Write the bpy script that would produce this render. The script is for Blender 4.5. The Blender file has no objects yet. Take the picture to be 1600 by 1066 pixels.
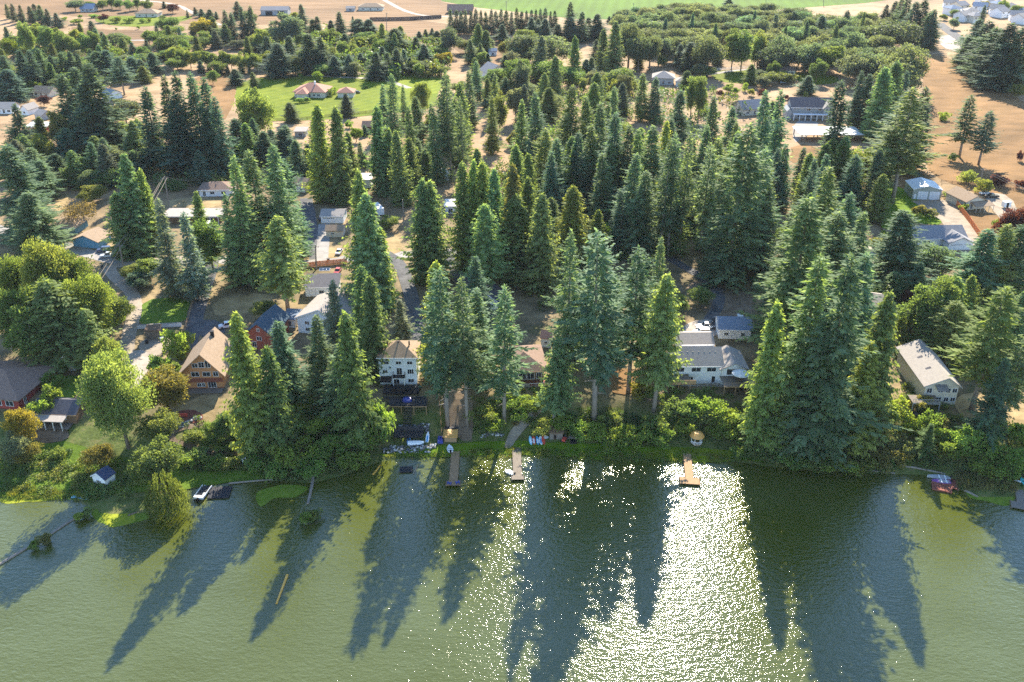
import bpy, bmesh, math, random
import numpy as np
from mathutils import Vector, Matrix, noise as mnoise
from mathutils.geometry import delaunay_2d_cdt

S = bpy.context.scene
COL = S.collection
random.seed(7)
R = math.radians

# ------------------------------------------------------------------ camera
CAM_H, PITCH, FPX = 130.0, R(27.5), 1450.0
cam_data = bpy.data.cameras.new("camera")
cam_data.sensor_width = 36.0
cam_data.lens = 36.0 * FPX / 1600.0
cam_data.clip_end = 12000.0
cam = bpy.data.objects.new("camera", cam_data)
cam.location = (0, 0, CAM_H)
cam.rotation_euler = (R(90) - PITCH, 0, 0)
COL.objects.link(cam)
S.camera = cam

# ------------------------------------------------------------------ light
SUN_AZ, SUN_EL = R(9.5), R(31.0)          # azimuth measured from +Y towards +X
W = bpy.data.worlds.new("World"); S.world = W; W.use_nodes = True
wn = W.node_tree.nodes; wl = W.node_tree.links
sky = wn.new("ShaderNodeTexSky"); sky.sky_type = 'NISHITA'; sky.sun_disc = False
sky.sun_elevation = SUN_EL; sky.sun_rotation = SUN_AZ
sky.air_density = 1.0; sky.dust_density = 0.0; sky.ozone_density = 3.0
wl.new(sky.outputs[0], wn["Background"].inputs[0])
wn["Background"].inputs[1].default_value = 0.115
sl = bpy.data.lights.new("sun", 'SUN'); sl.energy = 5.0; sl.angle = R(0.5); sl.color = (1.0, 0.90, 0.73)
sun = bpy.data.objects.new("sun", sl); COL.objects.link(sun)
sdir = Vector((math.sin(SUN_AZ) * math.cos(SUN_EL), math.cos(SUN_AZ) * math.cos(SUN_EL), math.sin(SUN_EL)))
sun.rotation_euler = sdir.to_track_quat('Z', 'Y').to_euler()
S.view_settings.view_transform = 'Standard'; S.view_settings.look = 'None'
S.view_settings.exposure = 1.86; S.view_settings.gamma = 1.0
S.view_settings.use_curve_mapping = False
S.render.engine = 'CYCLES'
cy = S.cycles
cy.use_denoising = False; cy.max_bounces = 8; cy.diffuse_bounces = 6; cy.glossy_bounces = 2; cy.transmission_bounces = 2
cy.volume_bounces = 0; cy.transparent_max_bounces = 4
cy.sample_clamp_indirect = 4.0; cy.caustics_reflective = False; cy.caustics_refractive = False

# ------------------------------------------------------------------ helpers
CP, SP = math.cos(PITCH), math.sin(PITCH)
def ray(px, py):
    a = (px - 800.0) / FPX; b = (533.0 - py) / FPX
    return np.array([a, CP + b * SP, -SP + b * CP])
def unproj(px, py, z=0.0):
    d = ray(px, py); t = (z - CAM_H) / d[2]
    return d[0] * t, d[1] * t
def depth_of(x, y, z):
    return y * CP - (z - CAM_H) * SP

SHORE_PX = [(-60,776),(0,781),(60,778),(110,780),(142,795),(160,806),(200,805),(245,800),(290,768),(340,757),(425,752),(480,757),
            (545,742),(585,724),(640,716),(690,716),(760,713),(870,713),(930,721),(1000,717),(1090,722),(1150,722),
            (1200,730),(1300,738),(1400,742),(1450,744),(1500,768),(1540,780),(1585,778),(1660,790)]
_sh = np.array([unproj(*p) for p in SHORE_PX])
_sh = _sh[np.argsort(_sh[:, 0])]
def shore_y(x): return np.interp(x, _sh[:, 0], _sh[:, 1])
def bank_w(x): return np.interp(x, [-90, -62, -42, 60, 90, 110], [38, 36, 22, 22, 24, 26])
PLAT = 6.4
def terr(x, y):
    x = np.asarray(x, float); y = np.asarray(y, float)
    d = y - shore_y(x); w = bank_w(x)
    lawn = np.clip(d / 4.0, 0, 1) * 0.5
    s = np.clip((d - 4.0) / (w - 4.0), 0, 1); s = s * s * (3 - 2 * s)
    z = lawn + (PLAT - 0.5) * s
    z = np.where(d < 0, np.maximum(-2.5, d * 0.35) - 0.02, z)
    return z
def P(px, py, dz=0.0):
    """pixel of the photograph (1600 px wide) -> point on the ground"""
    z = 4.0
    for _ in range(14):
        x, y = unproj(px, py, z)
        z = 0.5 * z + 0.5 * max(0.0, float(terr(x, y)))
    x, y = unproj(px, py, z)
    return Vector((x, y, float(max(0.0, terr(x, y))) + dz))

MATS = {}
def nt(name):
    m = bpy.data.materials.new(name); m.use_nodes = True
    MATS[name] = m
    n = m.node_tree.nodes
    return m, n, m.node_tree.links, n["Principled BSDF"]
def lin(c):  # an (r,g,b) given in linear values
    return (c[0], c[1], c[2], 1.0)
def mat(name, c, c2=None, scale=1.0, rough=0.8, metal=0.0, bump=0.0, bscale=8.0, stretch=None, spec=0.08, coord='Object', detail=6, lo=0.35, hi=0.65):
    """two-tone noise material"""
    if name in MATS: return MATS[name]
    m, n, l, b = nt(name)
    b.inputs["Roughness"].default_value = rough; b.inputs["Metallic"].default_value = metal
    b.inputs["Specular IOR Level"].default_value = spec
    if c2 is None: c2 = tuple(v * 0.8 for v in c)
    tc = n.new("ShaderNodeTexCoord"); src = tc.outputs[coord]
    if stretch:
        mp = n.new("ShaderNodeMapping"); mp.inputs["Scale"].default_value = stretch
        l.new(src, mp.inputs[0]); src = mp.outputs[0]
    no = n.new("ShaderNodeTexNoise"); no.inputs["Scale"].default_value = scale; no.inputs["Detail"].default_value = detail
    no.inputs["Roughness"].default_value = 0.65
    l.new(src, no.inputs["Vector"])
    cr = n.new("ShaderNodeValToRGB"); e = cr.color_ramp.elements
    e[0].position = lo; e[0].color = lin(c2); e[1].position = hi; e[1].color = lin(c)
    l.new(no.outputs[0], cr.inputs[0]); l.new(cr.outputs[0], b.inputs["Base Color"])
    if bump > 0:
        bn = n.new("ShaderNodeTexNoise"); bn.inputs["Scale"].default_value = bscale; bn.inputs["Detail"].default_value = 3
        l.new(src, bn.inputs["Vector"])
        bp = n.new("ShaderNodeBump"); bp.inputs["Strength"].default_value = 1.0; bp.inputs["Distance"].default_value = bump
        l.new(bn.outputs[0], bp.inputs["Height"]); l.new(bp.outputs[0], b.inputs["Normal"])
    return m

def mesh_np(name, verts, faces, m=None, tint=None, smooth=False):
    """verts (n,3), faces (k,4) or (k,3) arrays"""
    me = bpy.data.meshes.new(name)
    verts = np.asarray(verts, np.float32); faces = np.asarray(faces, np.int32)
    k, c = faces.shape
    me.vertices.add(len(verts)); me.vertices.foreach_set("co", verts.ravel())
    me.loops.add(k * c); me.loops.foreach_set("vertex_index", faces.ravel())
    me.polygons.add(k)
    me.polygons.foreach_set("loop_start", np.arange(0, k * c, c, dtype=np.int32))
    me.polygons.foreach_set("loop_total", np.full(k, c, np.int32))
    if tint is not None:
        a = me.attributes.new("tint", 'FLOAT', 'FACE'); a.data.foreach_set("value", np.asarray(tint, np.float32))
    if smooth: me.polygons.foreach_set("use_smooth", np.ones(k, bool))
    me.update(calc_edges=True)
    if m: me.materials.append(m)
    return me

def link(name, data, parent=None, loc=None, rotz=0.0):
    o = bpy.data.objects.new(name, data); COL.objects.link(o)
    if parent: o.parent = parent
    if loc is not None: o.location = loc
    if rotz: o.rotation_euler = (0, 0, rotz)
    return o
def tag(o, label, cat, group=None):
    o["label"] = label; o["category"] = cat
    if group: o["group"] = group
    return o
def thing(name, label, cat, loc=(0, 0, 0), rotz=0.0, group=None):
    o = link(name, None, None, loc, rotz); o.empty_display_size = 0.5
    o["kind"] = "thing"
    return tag(o, label, cat, group)
def kind(o, k, label=None):
    o["kind"] = k
    if label: o["label"] = label
    return o

class MB:
    """collects simple solids, then builds one mesh"""
    def __init__(s): s.bm = bmesh.new()
    def box(s, x0, x1, y0, y1, z0, z1):
        c = [(x0,y0,z0),(x1,y0,z0),(x1,y1,z0),(x0,y1,z0),(x0,y0,z1),(x1,y0,z1),(x1,y1,z1),(x0,y1,z1)]
        v = [s.bm.verts.new(p) for p in c]
        for f in ((3,2,1,0),(4,5,6,7),(0,1,5,4),(1,2,6,5),(2,3,7,6),(3,0,4,7)): s.bm.faces.new([v[i] for i in f])
        return s
    def poly(s, pts): 
        s.bm.faces.new([s.bm.verts.new(p) for p in pts]); return s
    def solid(s, pts, faces):
        v = [s.bm.verts.new(p) for p in pts]
        for f in faces: s.bm.faces.new([v[i] for i in f])
        return s
    def prism(s, ring, vec):
        """a polygon extruded along vec"""
        n = len(ring); vec = Vector(vec)
        a = [s.bm.verts.new(p) for p in ring]; b = [s.bm.verts.new(Vector(p) + vec) for p in ring]
        s.bm.faces.new(a[::-1]); s.bm.faces.new(b)
        for i in range(n): s.bm.faces.new((a[i], a[(i+1) % n], b[(i+1) % n], b[i]))
        return s
    def tube(s, pts, r, n=6, r2=None):
        pts = [Vector(p) for p in pts]; rings = []
        for i, p in enumerate(pts):
            t = (pts[min(i+1, len(pts)-1)] - pts[max(i-1, 0)]).normalized()
            u = t.orthogonal().normalized() if abs(t.z) > .9 else t.cross(Vector((0,0,1))).normalized()
            w = t.cross(u)
            rr = r if r2 is None else r + (r2 - r) * i / max(1, len(pts)-1)
            rings.append([s.bm.verts.new(p + (u*math.cos(2*math.pi*k/n) + w*math.sin(2*math.pi*k/n))*rr) for k in range(n)])
        for a, b in zip(rings, rings[1:]):
            for k in range(n): s.bm.faces.new((a[k], a[(k+1) % n], b[(k+1) % n], b[k]))
        s.bm.faces.new(rings[0][::-1]); s.bm.faces.new(rings[-1])
        return s
    def lathe(s, prof, n=12, c=(0,0,0)):
        rings = []
        for r, z in prof: rings.append([s.bm.verts.new((c[0]+r*math.cos(2*math.pi*k/n), c[1]+r*math.sin(2*math.pi*k/n), c[2]+z)) for k in range(n)])
        for a, b in zip(rings, rings[1:]):
            for k in range(n): s.bm.faces.new((a[k], a[(k+1) % n], b[(k+1) % n], b[k]))
        s.bm.faces.new(rings[0][::-1]); s.bm.faces.new(rings[-1])
        return s
    def build(s, name, m, parent=None, loc=None, rotz=0.0, bevel=0.0, smooth=False):
        bmesh.ops.recalc_face_normals(s.bm, faces=s.bm.faces)
        if bevel > 0:
            bmesh.ops.bevel(s.bm, geom=list(s.bm.edges), offset=bevel, segments=2, affect='EDGES', clamp_overlap=True)
        me = bpy.data.meshes.new(name); s.bm.to_mesh(me); s.bm.free()
        if smooth:
            for p in me.polygons: p.use_smooth = True
        me.materials.append(m if not isinstance(m, str) else MATS[m])
        return link(name, me, parent, loc, rotz)

def inside(poly, x, y):
    poly = np.asarray(poly); n = len(poly); r = np.zeros(len(x), bool); j = n - 1
    for i in range(n):
        xi, yi = poly[i]; xj, yj = poly[j]
        c = ((yi > y) != (yj > y)) & (x < (xj - xi) * (y - yi) / (yj - yi + 1e-12) + xi)
        r ^= c; j = i
    return r
def smooth_poly(pts, it=2, closed=True):
    pts = [np.array(p, float) for p in pts]
    for _ in range(it):
        q = []
        n = len(pts)
        for i in range(n if closed else n - 1):
            a, b = pts[i], pts[(i+1) % n]
            q += [a*.75+b*.25, a*.25+b*.75]
        if not closed: q = [pts[0]] + q + [pts[-1]]
        pts = q
    return pts
def wpoly(px): return [np.array(P(*p)[:2]) for p in px]
def drape(name, wpts, m, dz, step=None, zfix=None, wob=0.0):
    """a sheet over the ground inside the world polygon wpts"""
    wpts = [np.array(p, float) for p in wpts]
    if wob:
        q = []
        for i, a in enumerate(wpts):
            b = wpts[(i+1) % len(wpts)]; L = np.linalg.norm(b - a); k = max(1, int(L / (wob * 3)))
            for t in range(k):
                p = a + (b - a) * t / k
                q.append(p + wob * np.array([mnoise.noise(Vector((p[0]*.21/wob, p[1]*.21/wob, 1))), mnoise.noise(Vector((p[0]*.21/wob, p[1]*.21/wob, 9)))]))
        wpts = q
    pts = [Vector((p[0], p[1])) for p in wpts]
    n0 = len(pts)
    if step:
        A = np.array(wpts); mn, mx = A.min(0), A.max(0)
        gx, gy = np.meshgrid(np.arange(mn[0], mx[0], step), np.arange(mn[1], mx[1], step))
        gx, gy = gx.ravel(), gy.ravel(); k = inside(A, gx, gy)
        q = []
        for i, a in enumerate(wpts):           # boundary subdivided too
            b = wpts[(i+1) % n0]; c = max(1, int(np.linalg.norm(b-a)/step))
            q += [Vector(a + (b-a)*t/c) for t in range(c)]
        pts = q; n0 = len(pts)
        pts += [Vector((x, y)) for x, y in zip(gx[k], gy[k])]
    vo, eo, fo, *_ = delaunay_2d_cdt(pts, [], [list(range(n0))], 1, 1e-5)
    V = np.array([(v[0], v[1], 0) for v in vo])
    V[:, 2] = (np.maximum(terr(V[:, 0], V[:, 1]), 0) if zfix is None else zfix) + dz
    me = bpy.data.meshes.new(name); me.from_pydata([tuple(v) for v in V], [], [list(f) for f in fo]); me.update()
    if me.polygons and me.polygons[0].normal.z < 0: me.flip_normals()
    me.materials.append(m)
    return link(name, me)
def ribbon(pts, width):
    """a strip of the given width about a world polyline"""
    pts = smooth_poly(pts, 2, closed=False); L, Rr = [], []
    for i, p in enumerate(pts):
        t = pts[min(i+1, len(pts)-1)] - pts[max(i-1, 0)]; t = t / (np.linalg.norm(t) + 1e-9)
        nn = np.array([-t[1], t[0]])
        w = width if not callable(width) else width(i / (len(pts)-1))
        L.append(p + nn*w/2); Rr.append(p - nn*w/2)
    return L + Rr[::-1]
# ------------------------------------------------------------------ ground, water, fields, roads
mat("dry_grass", (0.300, 0.206, 0.124), (0.185, 0.121, 0.067), 0.09, 0.95, bump=0.12, bscale=1.5, detail=9, lo=0.3, hi=0.7)
def ground_material():
    m, n, l, b = nt("ground")
    b.inputs["Roughness"].default_value = 0.95; b.inputs["Specular IOR Level"].default_value = 0.1
    tc = n.new("ShaderNodeTexCoord")
    def noi(sc, det=6):
        x = n.new("ShaderNodeTexNoise"); x.inputs["Scale"].default_value = sc; x.inputs["Detail"].default_value = det
        x.inputs["Roughness"].default_value = 0.65; l.new(tc.outputs["Object"], x.inputs["Vector"]); return x.outputs[0]
    def ramp(f, *stops):
        r = n.new("ShaderNodeValToRGB"); e = r.color_ramp.elements
        while len(e) < len(stops): e.new(0.5)
        for i, (p, c) in enumerate(stops): e[i].position = p; e[i].color = lin(c)
        l.new(f, r.inputs[0]); return r.outputs[0]
    def mix(f, a, c):
        x = n.new("ShaderNodeMix"); x.data_type = 'RGBA'
        l.new(f, x.inputs[0]); l.new(a, x.inputs[6]); l.new(c, x.inputs[7]); return x.outputs[2]
    field = ramp(noi(0.05, 10), (0.3, (0.17, 0.115, 0.06)), (0.5, (0.30, 0.20, 0.115)), (0.7, (0.36, 0.25, 0.15)))
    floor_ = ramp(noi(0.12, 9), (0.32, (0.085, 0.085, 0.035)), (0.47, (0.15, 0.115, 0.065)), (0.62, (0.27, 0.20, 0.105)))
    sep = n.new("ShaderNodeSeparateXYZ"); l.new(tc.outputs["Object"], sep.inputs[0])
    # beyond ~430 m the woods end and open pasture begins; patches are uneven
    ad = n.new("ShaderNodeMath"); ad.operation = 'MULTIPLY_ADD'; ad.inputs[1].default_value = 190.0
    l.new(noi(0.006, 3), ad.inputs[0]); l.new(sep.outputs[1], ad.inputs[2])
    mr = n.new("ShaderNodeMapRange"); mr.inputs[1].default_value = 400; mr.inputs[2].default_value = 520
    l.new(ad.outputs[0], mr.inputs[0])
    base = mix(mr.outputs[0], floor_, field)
    # moist bank near the water: green
    zr = n.new("ShaderNodeMapRange"); zr.inputs[1].default_value = 6.35; zr.inputs[2].default_value = 4.0
    l.new(sep.outputs[2], zr.inputs[0])
    bank = ramp(noi(0.35, 8), (0.35, (0.06, 0.075, 0.02)), (0.5, (0.10, 0.13, 0.035)), (0.68, (0.19, 0.16, 0.07)))
    l.new(mix(zr.outputs[0], base, bank), b.inputs["Base Color"])
    bp = n.new("ShaderNodeBump"); bp.inputs["Distance"].default_value = 0.12; l.new(noi(1.2, 4), bp.inputs["Height"]); l.new(bp.outputs[0], b.inputs["Normal"])
    return m
ground_material()

xs = np.concatenate([np.linspace(-6000, -330, 12), np.arange(-320, 321, 2.5), np.linspace(330, 6000, 12)])
ys = np.concatenate([np.linspace(-4000, 100, 8), np.arange(120, 262, 1.5), np.linspace(270, 7000, 26)])
gx, gy = np.meshgrid(xs, ys); gz = terr(gx.ravel(), gy.ravel()); nx, ny = len(xs), len(ys)
idx = np.arange(nx * ny).reshape(ny, nx)
F = np.stack([idx[:-1, :-1], idx[:-1, 1:], idx[1:, 1:], idx[1:, :-1]], -1).reshape(-1, 4)
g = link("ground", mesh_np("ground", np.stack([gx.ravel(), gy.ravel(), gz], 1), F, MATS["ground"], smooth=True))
kind(g, "structure", "brown dry ground of the wooded lake bank and plateau")

def water_material():
    m, n, l, b = nt("water")
    tc = n.new("ShaderNodeTexCoord")
    def noi(sc, det, st, rot=0.0, dist=0.0):
        mp = n.new("ShaderNodeMapping"); mp.inputs["Scale"].default_value = st; mp.inputs["Rotation"].default_value = (0, 0, rot)
        l.new(tc.outputs["Object"], mp.inputs[0])
        x = n.new("ShaderNodeTexNoise"); x.inputs["Scale"].default_value = sc; x.inputs["Detail"].default_value = det
        x.inputs["Roughness"].default_value = 0.55; x.inputs["Distortion"].default_value = dist
        l.new(mp.outputs[0], x.inputs["Vector"]); return x.outputs[0]
    cr = n.new("ShaderNodeValToRGB"); e = cr.color_ramp.elements
    e[0].position = 0.36; e[0].color = lin((0.056, 0.066, 0.006)); e[1].position = 0.66; e[1].color = lin((0.070, 0.084, 0.020))
    l.new(noi(0.05, 5, (0.6, 1, 1)), cr.inputs[0]); l.new(cr.outputs[0], b.inputs["Base Color"])
    b.inputs["IOR"].default_value = 1.40; b.inputs["Roughness"].default_value = 0.055
    b.inputs["Specular IOR Level"].default_value = 0.95
    def bump(h, dist, prev=None):
        bp = n.new("ShaderNodeBump"); bp.inputs["Distance"].default_value = dist; bp.inputs["Strength"].default_value = 1.0
        l.new(h, bp.inputs["Height"])
        if prev: l.new(prev, bp.inputs["Normal"])
        return bp.outputs[0]
    a = bump(noi(1.0, 2, (0.55, 1.0, 1), R(10), 0.3), 0.130)
    c = bump(noi(2.2, 3, (0.6, 1.0, 1), R(14)), 0.096, a)
    l.new(c, b.inputs["Normal"])
    return m
water_material()
wpts = [(-6000, -4000), (6000, -4000)] + [(6000, float(_sh[-1][1]))] + [(float(x), float(y) + 1.2) for x, y in _sh[::-1]] + [(-6000, float(_sh[0][1]))]
w_ = drape("lake_water", wpts, MATS["water"], 0.0, zfix=0.0)
kind(w_, "structure", "olive green lake water with ripples and sun glitter")

mat("green_crop", (0.081, 0.151, 0.007), (0.058, 0.119, 0.005), 0.02, 0.95, stretch=(0.25, 1.6, 1), detail=8)
mat("lawn", (0.125, 0.20, 0.010), (0.08, 0.145, 0.008), 0.14, 0.95, bump=0.05, bscale=6, detail=8)
mat("lawn_yellow", (0.149, 0.180, 0.009), (0.090, 0.131, 0.007), 0.14, 0.95, bump=0.05, bscale=6, detail=8)
mat("bank_lawn", (0.12, 0.19, 0.022), (0.07, 0.115, 0.014), 0.4, 0.95, bump=0.12, bscale=4, detail=8)
mat("orange_field", (0.252, 0.144, 0.062), (0.147, 0.086, 0.035), 0.05, 0.95, bump=0.1, bscale=2, stretch=(1, 2.2, 1), detail=9)
mat("tan_field", (0.220, 0.136, 0.073), (0.154, 0.092, 0.046), 0.03, 0.95, stretch=(0.35, 2.4, 1), detail=9)
mat("straw", (0.368, 0.276, 0.144), (0.204, 0.146, 0.068), 0.18, 0.95, bump=0.06, bscale=5, detail=8)
mat("gravel", (0.35, 0.29, 0.225), (0.235, 0.195, 0.15), 0.35, 0.95, bump=0.05, bscale=9, detail=8)
mat("pale_gravel", (0.408, 0.365, 0.315), (0.260, 0.224, 0.188), 0.3, 0.95, bump=0.03, bscale=9, detail=8)
mat("asphalt", (0.128, 0.126, 0.128), (0.068, 0.068, 0.071), 0.3, 0.9, bump=0.01, bscale=20, detail=8)
mat("concrete", (0.320, 0.300, 0.280), (0.204, 0.190, 0.177), 0.25, 0.9, detail=8)
mat("dirt", (0.22, 0.165, 0.115), (0.14, 0.10, 0.065), 0.5, 0.95, bump=0.05, bscale=5, detail=8)
mat("red_mulch", (0.20, 0.075, 0.055), (0.13, 0.045, 0.035), 1.2, 0.95, bump=0.04, bscale=9)
mat("algae", (0.17, 0.235, 0.025), (0.10, 0.155, 0.015), 0.8, 0.85, bump=0.04, bscale=4)
mat("algae_yellow", (0.30, 0.31, 0.025), (0.17, 0.215, 0.02), 0.6, 0.85, bump=0.04, bscale=4)

def stripe(name, scale, rot, k, dist=3.0):
    """mowing and drilling lines: thin lighter and darker bands mixed into an existing ground material"""
    m = MATS[name]; n = m.node_tree.nodes; l = m.node_tree.links; b = n["Principled BSDF"]; src = b.inputs["Base Color"].links[0].from_socket
    tc = n.new("ShaderNodeTexCoord"); mp = n.new("ShaderNodeMapping"); mp.inputs["Rotation"].default_value = (0, 0, R(rot)); l.new(tc.outputs["Object"], mp.inputs[0])
    w = n.new("ShaderNodeTexWave"); w.inputs["Scale"].default_value = scale; w.inputs["Distortion"].default_value = dist; w.inputs["Detail"].default_value = 3; w.inputs["Detail Scale"].default_value = .4
    l.new(mp.outputs[0], w.inputs["Vector"])
    mr = n.new("ShaderNodeMapRange"); mr.inputs[3].default_value = 1 - k; mr.inputs[4].default_value = 1 + k; l.new(w.outputs["Fac"], mr.inputs[0])
    no = n.new("ShaderNodeTexNoise"); no.inputs["Scale"].default_value = .012; no.inputs["Detail"].default_value = 6; l.new(tc.outputs["Object"], no.inputs["Vector"])
    m2 = n.new("ShaderNodeMapRange"); m2.inputs[1].default_value = .3; m2.inputs[2].default_value = .7; m2.inputs[3].default_value = .72; m2.inputs[4].default_value = 1.22; l.new(no.outputs[0], m2.inputs[0])
    mu = n.new("ShaderNodeMath"); mu.operation = 'MULTIPLY'; l.new(mr.outputs[0], mu.inputs[0]); l.new(m2.outputs[0], mu.inputs[1])
    hs = n.new("ShaderNodeHueSaturation"); l.new(src, hs.inputs["Color"]); l.new(mu.outputs[0], hs.inputs["Value"]); l.new(hs.outputs[0], b.inputs["Base Color"])
stripe("tan_field", .03, 68, .12); stripe("orange_field", .02, 32, .06, 9); stripe("green_crop", .03, 8, .09, 2); stripe("lawn_yellow", .05, 40, .07); stripe("lawn", .08, 15, .06); stripe("ground", .03, 75, .05, 10)

def field(name, px, m, dz, label, step=None, wob=0.0, it=1, k="structure"):
    w = wpoly(px)
    if it: w = smooth_poly(w, it)
    o = drape(name, w, MATS[m], dz, step, wob=wob); kind(o, k, label); return o
def lane(name, px, width, m, dz, label, step=None):
    o = drape(name, ribbon(wpoly(px), width), MATS[m], dz, step, wob=0.35 if m != "asphalt" else 0.0); kind(o, "structure", label); return o

field("crop_field", [(672,-70),(1440,-70),(1400,-2),(1352,5),(1205,16),(1100,21),(972,31),(900,30),(800,18),(745,12),(690,2)], "green_crop", 0.05, "flat bright green crop field at the far edge", it=0)
field("dry_field", [(-300,-60),(120,-60),(430,-60),(660,-60),(690,3),(745,14),(700,22),(540,36),(330,40),(100,24),(-200,40)], "tan_field", 0.03, "pale tan mown field beyond the trees", it=0)
field("dry_field", [(385,26),(520,24),(690,33),(800,62),(800,100),(760,112),(690,62),(600,56),(500,36)], "tan_field", 0.05, "tan dry field behind the tall windbreak hedge", it=1)
field("dry_field", [(100,40),(150,46),(240,48),(262,66),(240,92),(190,90),(150,70)], "tan_field", 0.05, "small tan field with one round oak", it=1)
field("dry_field", [(300,118),(375,112),(360,185),(330,190),(295,150)], "orange_field", 0.05, "dry orange slope left of the green lawn", it=1)
field("orange_field", [(1448,83),(1490,92),(1602,160),(1700,220),(1700,345),(1600,330),(1480,285),(1440,262),(1452,180),(1440,120)], "orange_field", 0.06, "open orange dry grass field", it=1, wob=2)
field("orange_field", [(1235,222),(1300,236),(1400,250),(1470,282),(1400,300),(1320,292),(1235,260)], "orange_field", 0.05, "dry orange grass below the white canopy", it=1, wob=2)
field("lawn", [(372,124),(470,119),(560,117),(645,115),(700,124),(680,150),(690,168),(580,181),(470,190),(385,188),(365,160)], "lawn_yellow", 0.07, "wide bright green lawn round the red roofed house", it=1, wob=1)
field("lawn", [(148,27),(200,24),(262,28),(300,24),(300,30),(255,40),(200,43),(150,36)], "lawn_yellow", 0.06, "far green lawn below the tan roofed house", it=1)
field("lawn", [(1350,292),(1385,286),(1425,300),(1440,318),(1465,335),(1475,352),(1440,350),(1408,345),(1380,364),(1362,330)], "lawn", 0.07, "vivid green lawn beside the metal garage", it=1)
field("lawn", [(1350,432),(1398,428),(1400,462),(1352,458)], "lawn", 0.07, "small patch of bright lawn between firs", it=1)
field("lawn", [(1105,112),(1165,108),(1180,114),(1172,132),(1120,128)], "lawn_yellow", 0.07, "lawn in front of the poplars", it=1)
field("lawn", [(1225,115),(1250,112),(1308,118),(1312,130),(1262,134)], "lawn_yellow", 0.07, "lawn behind the big grey house", it=1)
field("lawn", [(438,600),(500,592),(520,612),(498,640),(440,640)], "lawn_yellow", 0.12, "sunlit lawn between the cabin and the white house", 2.0, it=1)
field("lawn", [(215,470),(300,462),(288,512),(215,512)], "bank_lawn", 0.07, "shaded lawn beside the gravel drive", it=1, wob=1.6)
field("lawn", [(160,505),(185,470),(200,470),(205,490),(185,512)], "lawn_yellow", 0.07, "sunlit yellow grass by the gravel lane", it=1, wob=.7)
field("lawn", [(78,600),(118,582),(128,610),(108,630),(75,632)], "bank_lawn", 0.15, "shaded yard in front of the cream shed", 2.0, it=1, wob=.6)
field("lawn", [(0,700),(100,690),(180,715),(300,735),(425,735),(425,752),(340,757),(290,766),(150,775),(0,776)], "bank_lawn", 0.13, "green grass strip along the left shore", 2.0, it=0, wob=.8)
field("lawn", [(585,712),(660,700),(760,690),(840,690),(940,695),(1040,698),(1160,705),(1195,722),(1150,720),(1090,720),(1000,715),(930,719),(870,711),(760,711),(690,714),(640,714)], "lawn", 0.12, "grass strip along the middle shore", 2.0, it=0, wob=.8)
field("shore_grass", [(1000,706),(1080,700),(1130,704),(1158,712),(1150,722),(1090,724),(1000,718)], "lawn_yellow", 0.17, "sunlit yellow shore grass by the T shaped dock", 2.0, it=1, wob=.6)
field("straw_grass", [(270,640),(330,612),(362,640),(352,668),(318,672),(282,655)], "straw", 0.15, "dry yard in front of the timber cabin", 2.0, it=1, wob=.6)
field("straw_grass", [(960,575),(1030,578),(1026,606),(960,622),(948,600)], "orange_field", 0.16, "bare orange slope between the fir trunks", 2.0, it=1, wob=.6)
field("straw_grass", [(1490,620),(1540,612),(1600,640),(1640,660),(1600,690),(1545,672),(1500,660)], "straw", 0.16, "dry slope below the large fir", 2.0, it=1, wob=.8)
field("straw_grass", [(410,395),(540,385),(545,402),(460,408)], "straw", 0.06, "straw coloured verge by the sunlit street", it=1, wob=.6)
field("straw_grass", [(598,372),(632,362),(632,392),(604,400)], "straw", 0.06, "yellow verge left of the double topped cedar", it=1, wob=.6)
field("straw_grass", [(255,312),(345,306),(345,326),(262,326)], "straw", 0.06, "dry lawn behind the long flat roofed building", it=1, wob=.6)
field("straw_grass", [(185,408),(225,392),(228,418),(196,424)], "straw", 0.06, "sunlit verge beside the wooden pole", it=1, wob=.6)
field("straw_grass", [(84,306),(112,300),(104,330),(84,336)], "straw", 0.06, "sunlit grass beside the orchard tree", it=1, wob=.6)
field("straw_grass", [(330,470),(420,455),(430,480),(340,500)], "straw", 0.06, "dry patchy yard uphill of the timber cabin", it=1, wob=.9)
field("straw_grass", [(1480,330),(1560,335),(1600,345),(1600,380),(1550,395),(1530,370)], "orange_field", 0.06, "dry yard right of the orange fence", it=1, wob=.6)
field("straw_grass", [(700,610),(735,600),(745,690),(715,690),(690,640)], "dirt", 0.15, "bare reddish slope at the foot of the bare trunks", 2.0, it=1, wob=.6)
field("straw_grass", [(1070,440),(1130,440),(1180,460),(1180,496),(1120,498),(1080,470)], "dirt", 0.05, "brown leaf litter beside the curving drive", it=1, wob=.8)
field("bare_bank", [(50,665),(105,668),(110,690),(55,695)], "dirt", 0.16, "bare soil below the porch", 2.0, it=1, wob=.6)
field("patio", [(270,645),(300,640),(322,652),(305,665),(268,662)], "red_mulch", 0.20, "red mulch fire pit terrace", 2.0, it=1)

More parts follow.
